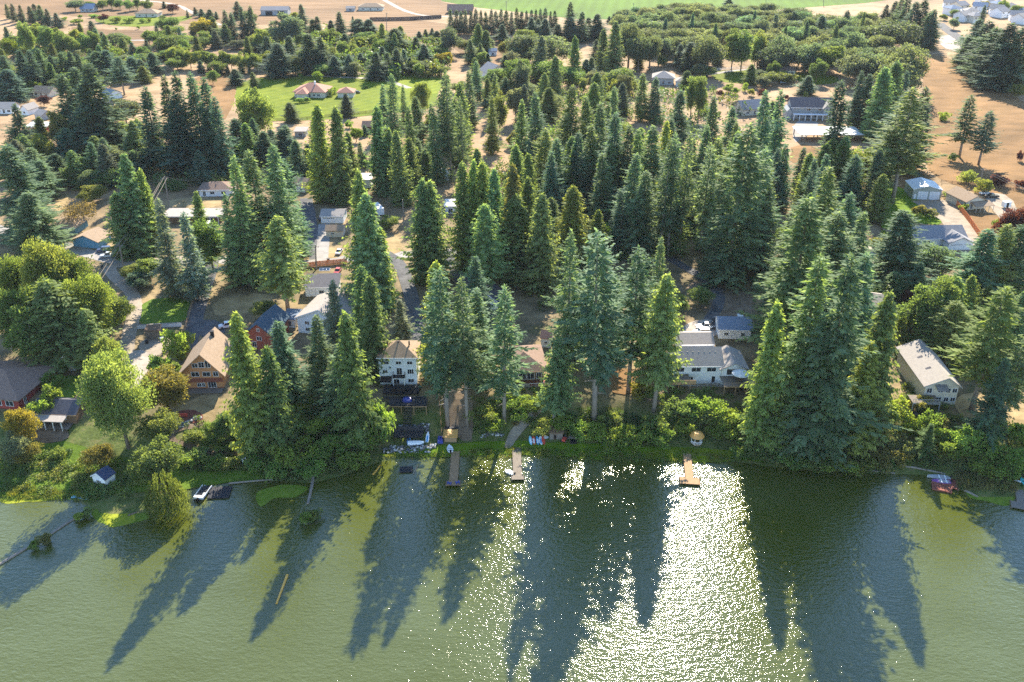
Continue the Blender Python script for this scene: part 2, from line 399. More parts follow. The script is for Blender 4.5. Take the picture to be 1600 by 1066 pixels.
lane("gravel_lane", [(212,628),(206,590),(196,548),(204,512),(213,480),(206,455),(180,435),(168,418),(200,412),(260,405),(330,402)], 4.2, "gravel", 0.10, "rutted gravel lane winding down to the cottage", 3.0)
field("gravel_yard", [(192,560),(215,545),(240,555),(226,590),(222,628),(200,625)], "pale_gravel", 0.12, "pale sunlit gravel turning area", 3.0, it=1, wob=.8)
field("gravel_yard", [(222,530),(262,520),(268,540),(240,560),(215,548)], "gravel", 0.07, "stony yard round the lumber shed", it=1, wob=.7)
lane("driveway", [(292,548),(300,515),(312,470),(326,432),(332,402)], 5.0, "asphalt", 0.08, "asphalt drive down to the timber cabin")
field("driveway", [(305,500),(345,500),(355,525),(310,530)], "asphalt", 0.09, "asphalt apron behind the timber cabin", it=1)
lane("street", [(-60,345),(60,372),(150,400),(200,412),(330,405),(440,412),(500,410),(545,403),(610,399),(700,394),(760,392)], 6.0, "concrete", 0.05, "sunlit street crossing behind the lake houses")
lane("road", [(600,395),(624,410),(640,450),(650,500),(653,540)], 4.6, "asphalt", 0.09, "asphalt road running down to the white house")
lane("road", [(700,392),(712,420),(728,450),(745,480),(760,520)], 4.2, "asphalt", 0.09, "narrow asphalt lane between cedars")
lane("driveway", [(478,310),(484,340),(488,375),(495,405)], 5.0, "asphalt", 0.08, "asphalt drive beside the white garage")
lane("driveway", [(507,350),(505,380),(502,408)], 4.5, "concrete", 0.10, "concrete drive in front of the small cream garage")
lane("driveway", [(1040,400),(1070,418),(1105,438),(1125,458),(1122,480),(1108,500)], 3.6, "asphalt", 0.09, "curving asphalt drive through the firs")
field("gravel_yard", [(1068,505),(1120,496),(1130,520),(1098,532),(1066,528)], "pale_gravel", 0.08, "bright gravel parking area behind the white house", it=1, wob=.4)
field("driveway", [(1424,314),(1470,312),(1492,318),(1540,378),(1548,420),(1500,392),(1470,345)], "gravel", 0.09, "wide grey drive of the metal garage", it=0)
lane("driveway", [(1362,375),(1366,400),(1374,424)], 6.0, "pale_gravel", 0.09, "tan gravel drive left of the ranch house")
field("driveway", [(1535,300),(1580,305),(1595,345),(1570,350),(1548,325)], "gravel", 0.08, "gravel pad with the parked pickup", it=1)
field("driveway", [(1240,192),(1262,186),(1285,195),(1245,225),(1238,215)], "concrete", 0.08, "concrete yard below the big grey house", it=1)
lane("road", [(1466,36),(1490,54),(1515,70),(1560,96)], 9.0, "asphalt", 0.08, "road beside the parking lot at upper right")
field("parking_lot", [(1466,56),(1486,54),(1512,74),(1500,82),(1470,74)], "pale_gravel", 0.07, "pale parking lot between the dark fir rows", it=1)
lane("farm_road", [(215,0),(275,6),(300,20),(345,40)], 5.0, "pale_gravel", 0.07, "farm road at the top of the fields")
lane("farm_road", [(600,0),(640,22),(690,27),(720,24)], 5.0, "pale_gravel", 0.07, "farm road passing the far windbreak")
lane("farm_road", [(150,64),(220,63),(262,64)], 5.0, "concrete", 0.08, "pale track across the small tan field")
lane("farm_road", [(480,118),(560,122),(600,124),(640,138)], 4.0, "pale_gravel", 0.10, "drive crossing the wide bright lawn")
lane("farm_road", [(1100,118),(1160,108),(1230,108)], 4.0, "concrete", 0.10, "pale drive behind the poplars")
lane("footpath", [(330,665),(300,668),(275,672),(266,683),(275,694),(310,703),(350,710),(378,710)], 1.6, "dirt", 0.22, "dirt footpath curving below the fire pit", 1.5)
lane("footpath", [(1000,618),(1060,640),(1110,658),(1160,680),(1190,700)], 1.8, "dirt", 0.22, "dirt footpath slanting down past the bushes", 1.5)
field("ramp", [(790,690),(800,668),(835,640),(848,632),(850,640),(826,664),(806,688),(800,700),(788,702)], "gravel", 0.2, "grey gravel ramp down to the dock", 1.5, it=1)

# floating algae, lily pads (nobody could count the leaves)
def algae(name, px, m, label, dz=0.03):
    w = smooth_poly([np.array(unproj(*p)) for p in px], 2)
    o = drape(name, w, MATS[m], dz, zfix=0.0, wob=0.5); return kind(o, "stuff", label)
algae("algae_mat", [(158,812),(165,798),(190,790),(208,798),(214,815),(190,822),(172,826)], "algae_yellow", "yellow floating algae mat beside the willow")
algae("algae_mat", [(0,776),(40,772),(90,772),(98,780),(60,784),(0,788)], "algae_yellow", "yellow algae fringe along the left shore")
algae("lily_pads", [(140,800),(170,780),(215,790),(240,806),(222,816),(175,824),(150,815)], "algae", "green lily pads in front of the willow", 0.02)
algae("lily_pads", [(398,772),(420,760),(450,757),(480,758),(478,770),(452,779),(430,776),(412,790),(406,794)], "algae", "lily pads beside the dead log")
algae("lily_pads", [(1506,766),(1530,764),(1580,768),(1590,780),(1572,794),(1545,784),(1515,778)], "algae", "lily pads beside the far right dock")
# ------------------------------------------------------------------ foliage meshes
def leaf_material(name, trans=0.28, rough=0.55):
    m, n, l, b = nt(name)
    oi = n.new("ShaderNodeObjectInfo"); at = n.new("ShaderNodeAttribute"); at.attribute_name = "tint"
    mr = n.new("ShaderNodeMapRange"); mr.inputs[3].default_value = 0.62; mr.inputs[4].default_value = 1.45
    l.new(at.outputs["Fac"], mr.inputs[0])
    hs = n.new("ShaderNodeHueSaturation")
    hr = n.new("ShaderNodeMapRange"); hr.inputs[3].default_value = 0.515; hr.inputs[4].default_value = 0.485
    l.new(at.outputs["Fac"], hr.inputs[0]); l.new(hr.outputs[0], hs.inputs["Hue"])
    l.new(oi.outputs["Color"], hs.inputs["Color"]); l.new(mr.outputs[0], hs.inputs["Value"])
    l.new(hs.outputs[0], b.inputs["Base Color"])
    b.inputs["Roughness"].default_value = rough; b.inputs["Specular IOR Level"].default_value = 0.12
    tr = n.new("ShaderNodeBsdfTranslucent"); wm = n.new("ShaderNodeMix"); wm.data_type = 'RGBA'; wm.blend_type = 'MULTIPLY'
    wm.inputs[0].default_value = 1.0; wm.inputs[7].default_value = (1.65, 1.52, 0.68, 1)
    l.new(hs.outputs[0], wm.inputs[6]); l.new(wm.outputs[2], tr.inputs[0])
    mx = n.new("ShaderNodeMixShader"); mx.inputs[0].default_value = trans
    l.new(b.outputs[0], mx.inputs[1]); l.new(tr.outputs[0], mx.inputs[2])
    l.new(mx.outputs[0], n["Material Output"].inputs[0])
    return m
leaf_material("needles", 0.48, 0.75)
leaf_material("leaves", 0.50, 0.65)
mat("bark", (0.20, 0.16, 0.125), (0.12, 0.095, 0.075), 3.0, 0.95, stretch=(1, 1, 0.15), bump=0.05, bscale=4)
mat("pale_bark", (0.30, 0.26, 0.225), (0.20, 0.17, 0.145), 3.0, 0.95, stretch=(1, 1, 0.15))

def quads(base, d, side, L, Wd, mid=0.45):
    """diamond leaf clumps: arrays (n,3),(n,3),(n,3),(n,),(n,)"""
    d = d / (np.linalg.norm(d, axis=1, keepdims=True) + 1e-9)
    side = side - d * (side * d).sum(1, keepdims=True)
    side = side / (np.linalg.norm(side, axis=1, keepdims=True) + 1e-9)
    L = L[:, None]; Wd = Wd[:, None]
    return np.stack([base, base + d*L*mid + side*Wd/2, base + d*L, base + d*L*mid - side*Wd/2], 1)
def finish(name, Q, T, m):
    Q = np.concatenate(Q).astype(np.float32); T = np.concatenate(T)
    n = len(Q)
    return mesh_np(name, Q.reshape(-1, 3), np.arange(n*4).reshape(n, 4), MATS[m], np.clip(T, 0, 1))

def conifer(name, h, r, cb, seed, nb, mode="fir", power=0.84):
    g = np.random.default_rng(seed); Q, T = [], []
    lop = g.uniform(0, 6.28); amp = g.uniform(.05, .22)
    az = g.uniform(0, 6.28)
    for i in range(nb):
        t = (i + g.uniform(0, 1)) / nb; t = t ** 1.12
        z0 = h * (cb + t * (0.985 - cb))
        az += 2.4 + g.uniform(-.5, .5)
        prof = (1 - t) ** power * (0.62 + 0.38 * min(1, t / 0.22))
        L = (r * prof * g.uniform(*((.6, 1.15) if mode != "cedar" else (.68, 1.1))) * (1 + amp*math.cos(az - lop)) * (1 + .13*math.sin(t*19 + seed)) + 0.3)
        ns = mnoise.noise(Vector((math.cos(az)*1.3 + seed*3.7, math.sin(az)*1.3, t*5.5)))
        if ns < -.38 and t < .85: continue
        L *= (.92 + (.75 if mode != "cedar" else .45)*ns)
        if mode == "fir" and g.random() < .07: L *= 1.25
        clump = g.normal(.5, .17)
        k = max(3, int(L / (0.36 if mode == "fir" else 0.34)))
        s = np.repeat(np.linspace(.16, 1.0, k), 2)
        n = len(s)
        a0 = {"fir": -0.30 + 0.95*t, "cedar": -0.42 + 1.0*t, "spruce": -0.25 + 1.0*t}[mode] + g.uniform(-.14, .14)
        out = np.array([math.cos(az), math.sin(az), 0]); perp = np.array([-math.sin(az), math.cos(az), 0])
        zc = {"fir": -0.22*s + 0.22*s**2, "cedar": -0.35*s + 0.40*s**2, "spruce": -0.1*s + .05*s**2}[mode]
        base = out*(L*math.cos(a0)*s)[:, None] + np.array([0, 0, 1])*(z0 + L*(math.sin(a0)*s + zc))[:, None]
        base += g.normal(0, .07, (n, 3))
        sg = np.tile([-1., 1.], n // 2)[:, None]
        if mode == "cedar":
            d = out*0.40 + perp*sg*g.uniform(.05, .7, (n, 1)) + np.array([0, 0, -1])*g.uniform(.35, 1.1, (n, 1))
            l = (0.55 + 0.16*L*(1 - s)) * g.uniform(.7, 1.35, n); w = l*g.uniform(.38, .6, n)
            side = perp + g.normal(0, .55, (n, 3))
        else:
            d = out*0.62 + perp*sg*g.uniform(.5, 1.0, (n, 1))*(1.15 - s[:, None]) + np.array([0, 0, 1])*g.normal(-.12, .25, (n, 1))
            l = (0.50 + 0.26*L*(1 - s)) * g.uniform(.7, 1.3, n); w = np.minimum(l*g.uniform(.36, .52, n), .75)
            side = np.cross(d, np.array([0, 0, 1.])) + np.array([0, 0, 1])*g.normal(0, .55, (n, 1))
        Q.append(quads(base, d, side, l, w)); T.append(np.clip(clump + g.normal(0, .13, n), 0, 1))
    # inner twigs near the stem so the crown is not hollow
    n = int(nb * 2.2); t = g.uniform(0, .93, n); a = g.uniform(0, 6.28, n); rr = r*(1-t)**power*g.uniform(.05, .5, n)
    base = np.stack([np.cos(a)*rr, np.sin(a)*rr, h*(cb + t*(1-cb))], 1)
    d = np.stack([np.cos(a), np.sin(a), g.uniform(-.9, .1, n)], 1)
    Q.append(quads(base, d, g.normal(0, 1, (n, 3)), g.uniform(.7, 1.3, n), g.uniform(.4, .7, n))); T.append(g.uniform(.1, .6, n))
    # leader
    base = np.stack([np.zeros(14), np.zeros(14), np.linspace(h*.93, h*.99, 14)], 1)
    a = g.uniform(0, 6.28, 14)
    Q.append(quads(base, np.stack([np.cos(a)*.5, np.sin(a)*.5, np.full(14, .9)], 1), g.normal(0, 1, (14, 3)), np.full(14, .8), np.full(14, .3))); T.append(np.full(14, .6))
    return finish(name, Q, T, "needles")

def broadleaf(name, h, r, seed, nblob, nleaf, leaf, cb=0.22, shape="dome", gap=.0, mname="leaves"):
    g = np.random.default_rng(seed); Q, T = [], []
    zc, rz = h*(1+cb)/2, h*(1-cb)/2
    for i in range(nblob):
        for _ in range(30):
            u = g.normal(0, 1, 3); u /= np.linalg.norm(u); q = g.uniform(.35, .82)
            if shape == "dome": u[2] = u[2]*.9 + .12
            p = u*q
            if shape != "dome" or p[2] > -.75: break
        taper = 1.0
        if shape == "column": taper = (1 - abs(p[2])**2*.55)
        c = np.array([p[0]*r*taper, p[1]*r*taper, zc + p[2]*rz*.95])
        br = r*g.uniform(.24, .44) if shape != "column" else r*g.uniform(.4, .6)
        bz = br*g.uniform(.7, .95) if shape != "column" else br*g.uniform(1.2, 2.0)
        n = int(nleaf/nblob*g.uniform(.7, 1.3)); clump = g.normal(.5, .16)
        v = g.normal(0, 1, (n, 3)); v /= np.linalg.norm(v, axis=1, keepdims=True)
        v[:, 2] = np.where((v[:, 2] < -.3) & (g.random(n) < .6), -v[:, 2], v[:, 2])
        lump = 1 + .22*np.sin(v[:, 0]*5.1+i) * np.sin(v[:, 1]*4.7+2*i) + .12*np.sin(v[:, 2]*9+i)
        rad = (g.uniform(.62, 1.05, n) * lump)[:, None]
        b = c + v*rad*np.array([br, br, bz])
        d = v*.5 + g.normal(0, .7, (n, 3)) + np.array([0, 0, -.15 if shape != "column" else .5])
        side = g.normal(0, 1, (n, 3))
        l = leaf*g.uniform(.7, 1.5, n)
        Q.append(quads(b - d*.2*leaf, d, side, l, l*g.uniform(.55, .8, n))); T.append(np.clip(clump + g.normal(0, .16, n), 0, 1))
    return finish(name, Q, T, mname)

def willow(name, h, r, seed):
    g = np.random.default_rng(seed); Q, T = [], []
    for i in range(300):
        a = g.uniform(0, 6.28); q = math.sqrt(g.uniform(0.02, 1)); x0, y0 = math.cos(a)*r*q*.88, math.sin(a)*r*q*.88
        top = h*(1 - .55*q*q)*g.uniform(.88, 1.03); ln = top*g.uniform(.45, .9)
        k = int(ln/.17); s = np.linspace(0, 1, k); cl = g.normal(.5, .17)
        o = np.array([math.cos(a), math.sin(a), 0])
        b = np.array([x0, y0, 0]) + o*(.9*np.sqrt(s))[:, None] + np.array([0, 0, 1])*(top - ln*s**1.25)[:, None] + g.normal(0, .12, (k, 3))
        d = np.stack([g.normal(0, .3, k), g.normal(0, .3, k), np.full(k, -1.)], 1) + o*.25
        Q.append(quads(b, d, g.normal(0, 1, (k, 3)), g.uniform(.4, .8, k), g.uniform(.14, .26, k))); T.append(np.clip(cl + g.normal(0, .12, k), 0, 1))
    return finish(name, Q, T, "leaves")

def trunk_mesh(name, h, r0, r1, limbs, seed, m="bark", lean=0.0):
    g = np.random.default_rng(seed); b = MB()
    pts = [(lean*h*(k/6)**2 + g.normal(0, .04), g.normal(0, .04), h*k/6 - (.35 if k == 0 else 0)) for k in range(7)]
    b.tube(pts, r0, 8, r1)
    for z, L, e in limbs:
        a = g.uniform(0, 6.28); o = Vector((math.cos(a), math.sin(a), 0))
        p = Vector((0, 0, z)); b.tube([p, p + o*L*.5 + Vector((0, 0, L*e*.6)), p + o*L + Vector((0, 0, L*e))], max(.05, r0*.35), 5, .03)
    bmesh.ops.recalc_face_normals(b.bm, faces=b.bm.faces)
    me = bpy.data.meshes.new(name); b.bm.to_mesh(me); b.bm.free(); me.materials.append(MATS[m])
    for p in me.polygons: p.use_smooth = True
    return me

LIB = {}   # code -> list of (crown mesh, trunk mesh, h, w)
def lib(code, crown, trunk, h, w): LIB.setdefault(code, []).append((crown, trunk, h, w/{"L": 1.0, "M": 1.22, "O": 1.3, "P": 1.3, "G": 1.35, "W": 1.2, "T": 1.2}.get(code, 1.5)))
for i in range(7):
    h, r = 36, (5.0, 4.6, 5.4, 4.4, 5.2, 5.0, 4.8)[i]
    lib("F", conifer("fir_crown", h, r, .05, 10+i, 310, power=(.86, .72, .95, .80, .66, .9, .76)[i]), trunk_mesh("fir_trunk", h*.96, .42, .05, [], i), h, 1.9*r)
for i in range(4):
    h, r, cb = 40, (5.2, 5.6, 4.8, 5.4)[i], (.28, .34, .30, .24)[i]
    lib("H", conifer("fir_crown", h, r, cb, 30+i, 165, power=(.66, .8, .6, .72)[i]), trunk_mesh("fir_trunk", h*.96, .48, .05, [(h*g_, 1.8, -.15) for g_ in (.16, .2, .23, .25, .27)], 50+i, "pale_bark"), h, 2*r)
for i in range(5):
    h, r = 30, (4.4, 4.0, 4.6, 4.2, 4.5)[i]
    lib("C", conifer("cedar_crown", h, r, .04, 60+i, 380, "cedar", (.72, .8, .66, .76, .7)[i]), trunk_mesh("cedar_trunk", h*.95, .5, .05, [], 70+i), h, 2*r)
for i in range(2):
    h, r = 28, 4.6
    lib("K", conifer("cedar_crown", h, r, .27, 80+i, 270, "cedar", .7), trunk_mesh("cedar_trunk", h*.95, .42, .05, [(h*.18, 1.4, -.1), (h*.22, 1.6, -.1)], 85+i, "pale_bark"), h, 2*r)
for i in range(2):
    h, r = 28, 4.6
    lib("S", conifer("spruce_crown", h, r, .05, 90+i, 250, "spruce", .85), trunk_mesh("spruce_trunk", h*.97, .4, .05, [(h*q, 3.2*(1-q), .05) for q in (.2, .3, .4, .5, .6, .7, .78)], 95+i, "pale_bark"), h, 2*r)
for i in range(4):
    h, r = 15, (5.6, 6.2, 5.2, 5.8)[i]
    lib("M", broadleaf("maple_crown", h, r, 100+i, 34, 13500, .40, -.02), trunk_mesh("maple_trunk", h*.7, .38, .12, [(h*.3, 3, .8), (h*.35, 3.2, .9), (h*.4, 3, 1.)], 110+i), h, 2*r)
for i in range(2):
    h, r = 19, 9.5
    lib("L", broadleaf("maple_crown", h, r, 120+i, 70, 30000, .44, .06), trunk_mesh("maple_trunk", h*.7, .5, .15, [(h*.25, 5, .8), (h*.3, 5.2, .9), (h*.4, 5, 1.)], 125+i), h, 2*r)
for i in range(4):
    h, r = 14, (6.6, 6.0, 7.0, 6.4)[i]
    lib("O", broadleaf("oak_crown", h, r, 130+i, 38, 10500, .48, .08), trunk_mesh("oak_trunk", h*.65, .42, .15, [(h*.28, 4, .7), (h*.33, 4, .6), (h*.38, 4, .9)], 135+i), h, 2*r)
for i in range(2):
    h, r = 24, 2.8
    lib("P", broadleaf("poplar_crown", h, r, 140+i, 40, 6500, .5, .06, "column"), trunk_mesh("poplar_trunk", h*.9, .3, .05, [], 145+i), h, 2*r)
for i in range(4):
    h, r = 3.0, (1.9, 2.2, 1.8, 2.1)[i]
    lib("G", broadleaf("shrub_crown", h, r, 150+i, 13, 2300, .24, -.12), trunk_mesh("shrub_stem", h*.6, .08, .03, [(h*.15, .8, 1.), (h*.2, .9, .9)], 155+i), h, 2*r)
lib("W", willow("willow_crown", 11, 7, 160), trunk_mesh("willow_trunk", 8, .45, .15, [(4, 3, .9), (5, 3, .8)], 161), 11, 14)
lib("T", broadleaf("orchard_crown", 7, 5, 170, 24, 2600, .30, .2), trunk_mesh("orchard_trunk", 4.5, .22, .1, [(2, 3, .7), (2.2, 3.2, .6), (2.5, 3, .8), (2.8, 2.6, 1.)], 171, "pale_bark"), 7, 10)
KIND = {"F": "fir_tree", "H": "fir_tree", "C": "cedar_tree", "K": "cedar_tree", "S": "spruce_tree", "M": "maple_tree", "L": "maple_tree", "O": "oak_tree",
        "P": "poplar_tree", "G": "shrub", "W": "willow_tree", "T": "orchard_tree"}
TREE_COL = {"F": (.146, .222, .128), "H": (.150, .226, .128), "C": (.166, .240, .100), "K": (.162, .236, .100), "S": (.18, .235, .190),
            "M": (.125, .190, .062), "L": (.115, .172, .052), "O": (.122, .162, .098), "P": (.175, .235, .080), "G": (.155, .235, .055), "W": (.155, .19, .05), "T": (.17, .14, .07)}
TINTS = {"y": (.155, .195, .060), "l": (.15, .21, .072), "d": (.114, .180, .114), "o": (.175, .175, .055), "r": (.085, .032, .035), "b": (.17, .18, .07), "s": (.130, .165, .115), "Y": (.25, .225, .045), "g": (.12, .19, .03)}
TWORD = {"y": "yellow green", "l": "light green", "d": "very dark", "o": "orange tinged", "r": "dark red", "b": "brownish", "s": "greyish", "Y": "golden yellow", "g": "fresh green"}
PLANTS = []       # (object, px, py_top, py_base, code, tint, w_px, height)
def plant(code, xt, yt, yb, w, tint=None, group=None):
    g = P(xt, yb); d = ray(xt, yt); t = g.y / d[1]
    X, Y, Zt = d[0]*t, d[1]*t, CAM_H + d[2]*t
    z = float(max(0, terr(X, Y))); h = max(1.2, Zt - z)
    wid = w * depth_of(X, Y, (z + Zt)/2) / FPX
    rnd = random.Random(int(xt*31 + yt*17 + yb))
    if yb < 145 and code in "FMO" and w > 9: wid *= 1.35 if code == "F" else 1.15; h *= 1.1
    if code == "G" and yb > 600: h *= .68
    lean = (rnd.gauss(0, .018), rnd.gauss(0, .018)) if code in "FHCKS" else (0, 0)
    cm, tm, h0, w0 = LIB[code][rnd.randrange(len(LIB[code]))]
    nm = KIND[code]
    root = link(nm, None, None, (X, Y, z), rnd.uniform(0, 6.28)); root.empty_display_size = .5
    if code not in "G":
        tk = link("trunk" , tm, root); tk.scale = (max(.45, wid/w0*.5 + h/h0*.4),)*2 + (h/h0,)
    else:
        tk = link("stem", tm, root); tk.scale = (wid/w0, wid/w0, h/h0)
    cr = link("crown" if code != "G" else "foliage", cm, root); cr.scale = (wid/w0*rnd.uniform(.92, 1.08), wid/w0*rnd.uniform(.86, 1.12), h/h0); cr.rotation_euler = (lean[0], lean[1], 0); tk.rotation_euler = (lean[0], lean[1], 0)
    c = TINTS[tint] if tint else TREE_COL[code]
    f = rnd.uniform(.80, 1.22); e = rnd.uniform(.88, 1.12)
    if code in "FHCK" and tint in (None, "d"):
        k = rnd.random()
        if k < .22: c = (c[0]*1.35, c[1]*1.18, c[2]*.85)
        elif k < .40: c = (c[0]*1.05, c[1]*1.05, c[2]*1.15)
    cr.color = (c[0]*f*e, c[1]*f, c[2]*f/e, 1)
    PLANTS.append([root, xt, yt, yb, code, tint, w, h])
    return root
def plants(code, text, tint=None):
    for item in text.split(";"):
        v = item.split()
        if not v: continue
        tt = tint
        if v[-1].isalpha(): tt = v.pop()
        plant(code, *[float(q) for q in v], tint=tt)

# ---- far strip along the top
plants("F", "18 8 34 10;30 10 36 12;45 12 38 12;60 10 38 12;72 16 40 12;86 22 43 14;52 8 30 10;8 6 30 9;255 2 13 8;292 15 28 6;243 38 58 9;328 42 62 10;300 40 60 10;304 11 24 9;314 15 27 10;327 16 29 11;337 18 30 9;370 4 30 14;352 20 66 16;362 24 66 14;377 15 65 16;390 14 64 16;205 68 90 12;228 64 88 12;280 45 75 12;366 110 133 17;394 115 137 12;142 35 62 14;150 50 84 12;158 52 80 14;78 90 130 18;95 86 128 20;108 84 126 20;120 88 128 18;150 84 127 30;140 80 120 18;165 82 125 24;205 92 124 24;218 95 122 22;236 85 116 18;30 84 140 28;48 84 142 26;62 80 135 20;5 90 130 20", "d")
plants("O", "115 1 18 20;180 53 78 24;195 57 77 14 l")
plants("M", "140 2 16 14;158 0 16 14;172 -3 14 14;185 0 15 14;200 0 18 15;212 -2 16 12;228 0 17 14;268 6 21 16 r;160 22 35 12 r;258 25 52 26;312 28 60 26 Y;222 73 91 17;230 48 72 12 y;262 55 86 40;285 62 88 22;275 72 100 22 y;330 110 132 14")
plants("M", "268 74 104 15;281 78 106 15;294 76 107 16;307 80 108 15;320 79 109 16;333 82 110 15;346 80 111 16;359 83 111 15;372 82 112 16;385 84 113 15;398 83 113 16", "y")
plants("F", "312 96 114 10;326 97 114 9;340 97 115 10;354 98 115 9;375 98 116 10;388 98 116 9", "d")
plants("M", "14 60 90 26 g;35 36 92 22 y;50 36 80 24 y;68 42 92 24 l;85 42 85 20 y;92 50 92 20 l;108 55 92 20 l;118 44 80 16 y;128 52 88 18 l;140 48 86 18 y;52 124 146 17 g;65 148 166 19 r")
plants("G", "100 26 32 8;118 28 38 14;124 22 29 6;146 22 28 14;180 26 36 14 l;200 27 36 14;222 28 36 9;232 27 35 7;181 43 47 3;216 40 46 4")
plants("H", "183 88 148 36", "d")
plants("C", "8 108 157 50", "d")
# ---- dark fir stand on the left
plants("F", "95 115 225 45;113 105 228 60;140 98 240 70;125 130 240 60;20 162 245 42;227 135 265 46;250 118 270 50;275 110 272 46;270 150 275 50;300 112 268 40;315 120 270 46;335 150 275 36;322 170 272 40;440 200 258 40;452 215 262 34;480 225 268 26;412 205 255 40", "d")
plants("F", "140 222 280 36;158 215 285 30;175 240 280 34;45 230 300 50;60 250 310 40;85 240 285 36;365 185 240 40;12 225 365 76;40 300 398 70;197 195 232 18;445 195 255 36")
plants("M", "190 152 195 45 s;62 205 260 32 y;82 165 245 30 b;190 188 225 36 y;212 185 220 20 y;175 225 280 40 s;392 130 225 48 l;110 260 292 30 l;30 255 300 40 l")
plants("C", "110 235 290 34;128 245 285 30;205 235 270 30")
# ---- middle top
plants("M", "442 20 82 38 s;455 88 116 26 y;462 18 40 16 y;470 50 78 22 l;515 45 70 24;580 55 76 18 l;560 45 62 14 y;590 60 88 18;508 68 105 26 y;535 65 90 18 y;550 65 85 16 l;575 78 92 18 y;645 90 115 18 l;702 45 88 30 s;698 82 105 14 Y;685 85 105 14 Y;676 103 120 14 Y;655 98 122 14 l;755 80 105 16 l;788 65 90 18 o;496 112 127 13 g;770 130 170 24 y;655 122 185 28 l;675 175 220 26 y;555 198 222 20 g;408 45 80 22 y;415 80 108 20 y")
plants("F", "432 72 120 38;480 58 115 28;500 62 110 24;505 85 115 18;563 85 105 14;585 85 125 26;597 75 100 16;617 48 86 30;605 85 118 14;620 80 118 24;632 80 112 14;640 92 115 14;560 32 60 30;575 33 62 30;470 10 50 16;495 28 55 14;488 32 55 14;530 22 58 18;517 33 48 10;538 55 85 18;551 25 45 8;650 60 85 18;662 72 104 26;655 50 62 10;665 47 60 10;675 45 58 10;683 50 70 14;692 70 88 14;735 65 100 18;750 70 100 14;762 85 105 10;768 62 78 10;785 40 65 16;790 88 110 14;452 160 191 27;522 90 118 20;545 88 118 18;450 60 100 22;415 60 100 22", "d")
plants("F", "540 145 183 28", "s")
plants("G", "467 114 119 6;470 115 124 5;522 136 146 9;516 138 150 10 l;545 188 200 11;470 153 161 12;480 152 160 10;572 133 138 9;464 145 152 6;500 100 112 14 l;640 100 112 14 y;665 110 122 16 y;800 205 230 20 b")
for k in range(13): plant("F", 704 + k*7.9, 17 + (k*7 % 5), 54, 10, "d")
for k in range(9): plant("F", 808 + k*7.4, 15 + (k*5 % 6), 48 + k*.5, 10, "d")
# ---- firs round the lawn
plants("F", "597 130 210 26;613 115 220 26;628 132 200 20;735 110 200 30;745 95 160 24;772 115 185 22;768 150 240 26;790 120 150 14;650 150 225 34;697 110 240 34;562 222 262 20;650 215 275 34;640 165 280 30;680 160 290 26;569 195 212 12;710 150 262 28")
plants("H", "700 115 283 36;690 140 283 30;722 150 285 30")
plants("P", "780 140 210 18 y;1085 110 185 16;1098 108 188 18;912 118 148 10;930 115 150 10;945 116 152 10;1150 40 108 20;1165 42 110 22;1185 50 108 14;1190 42 105 18;1202 48 100 16")
plants("C", "720 130 250 36;490 162 315 44;522 165 318 46;543 205 305 30;588 165 302 42;622 203 322 38;605 200 300 34;722 253 420 45;738 249 420 40;754 252 425 45;775 262 430 44;822 275 420 42;850 300 455 55;895 290 405 56;808 303 440 62")
plants("C", "798 255 430 46 b;838 330 440 44")
plants("K", "759 317 470 60")
# ---- the fir belt behind the middle houses
plants("F", "838 142 265 42;893 133 270 46;920 150 270 34;935 160 300 40;948 158 265 30;960 135 230 24;905 205 330 44;925 195 320 44;965 175 330 50;980 195 335 44;1005 115 190 26;1025 120 190 28;1020 195 330 50;1000 200 335 40;1065 140 230 34;1050 185 270 34;1100 195 330 40;1120 150 250 32;1150 190 270 28;1145 165 250 30;1085 215 330 36;990 240 380 50;1010 265 400 54;975 295 395 40;1000 285 400 40;1165 190 440 86;1200 140 300 46;1222 140 290 40;1230 225 330 36;1125 215 350 44;1190 230 420 60;870 215 330 40;850 200 300 36;815 155 260 34;860 235 345 40;945 240 360 44;1205 290 430 50;1140 250 420 50")
plants("H", "1045 215 405 46;1060 205 402 44;1078 205 400 40;1110 225 395 44")
plants("M", "1140 388 440 66 d;945 345 395 30 g;1095 448 478 34 l;862 92 138 44;1035 88 105 12;985 124 150 22 y;960 120 155 14 y;815 90 150 24 s;806 130 190 26 s;1062 460 495 30 l;880 215 235 20 y;822 228 262 28 y")
plants("F", "915 95 124 22;925 92 122 16;852 32 65 20;890 8 62 18;893 30 66 24;908 22 66 20;933 25 62 22;920 30 60 18;952 25 36 8;960 22 36 11;840 32 62 18;830 30 60 16;872 40 66 18;1080 70 112 24;1065 72 105 18;1093 70 108 22;932 65 98 14;1215 25 62 16;1285 28 72 22;1325 20 62 16;1240 20 50 14;1140 -2 10 12;870 92 120 14", "d")
plants("C", "962 33 118 36;945 45 108 24", "d")
plants("O", "820 57 98 44;865 60 103 50;840 75 105 30;985 42 105 40;1000 60 112 36;1018 57 110 34;1110 60 118 36;810 95 130 26")
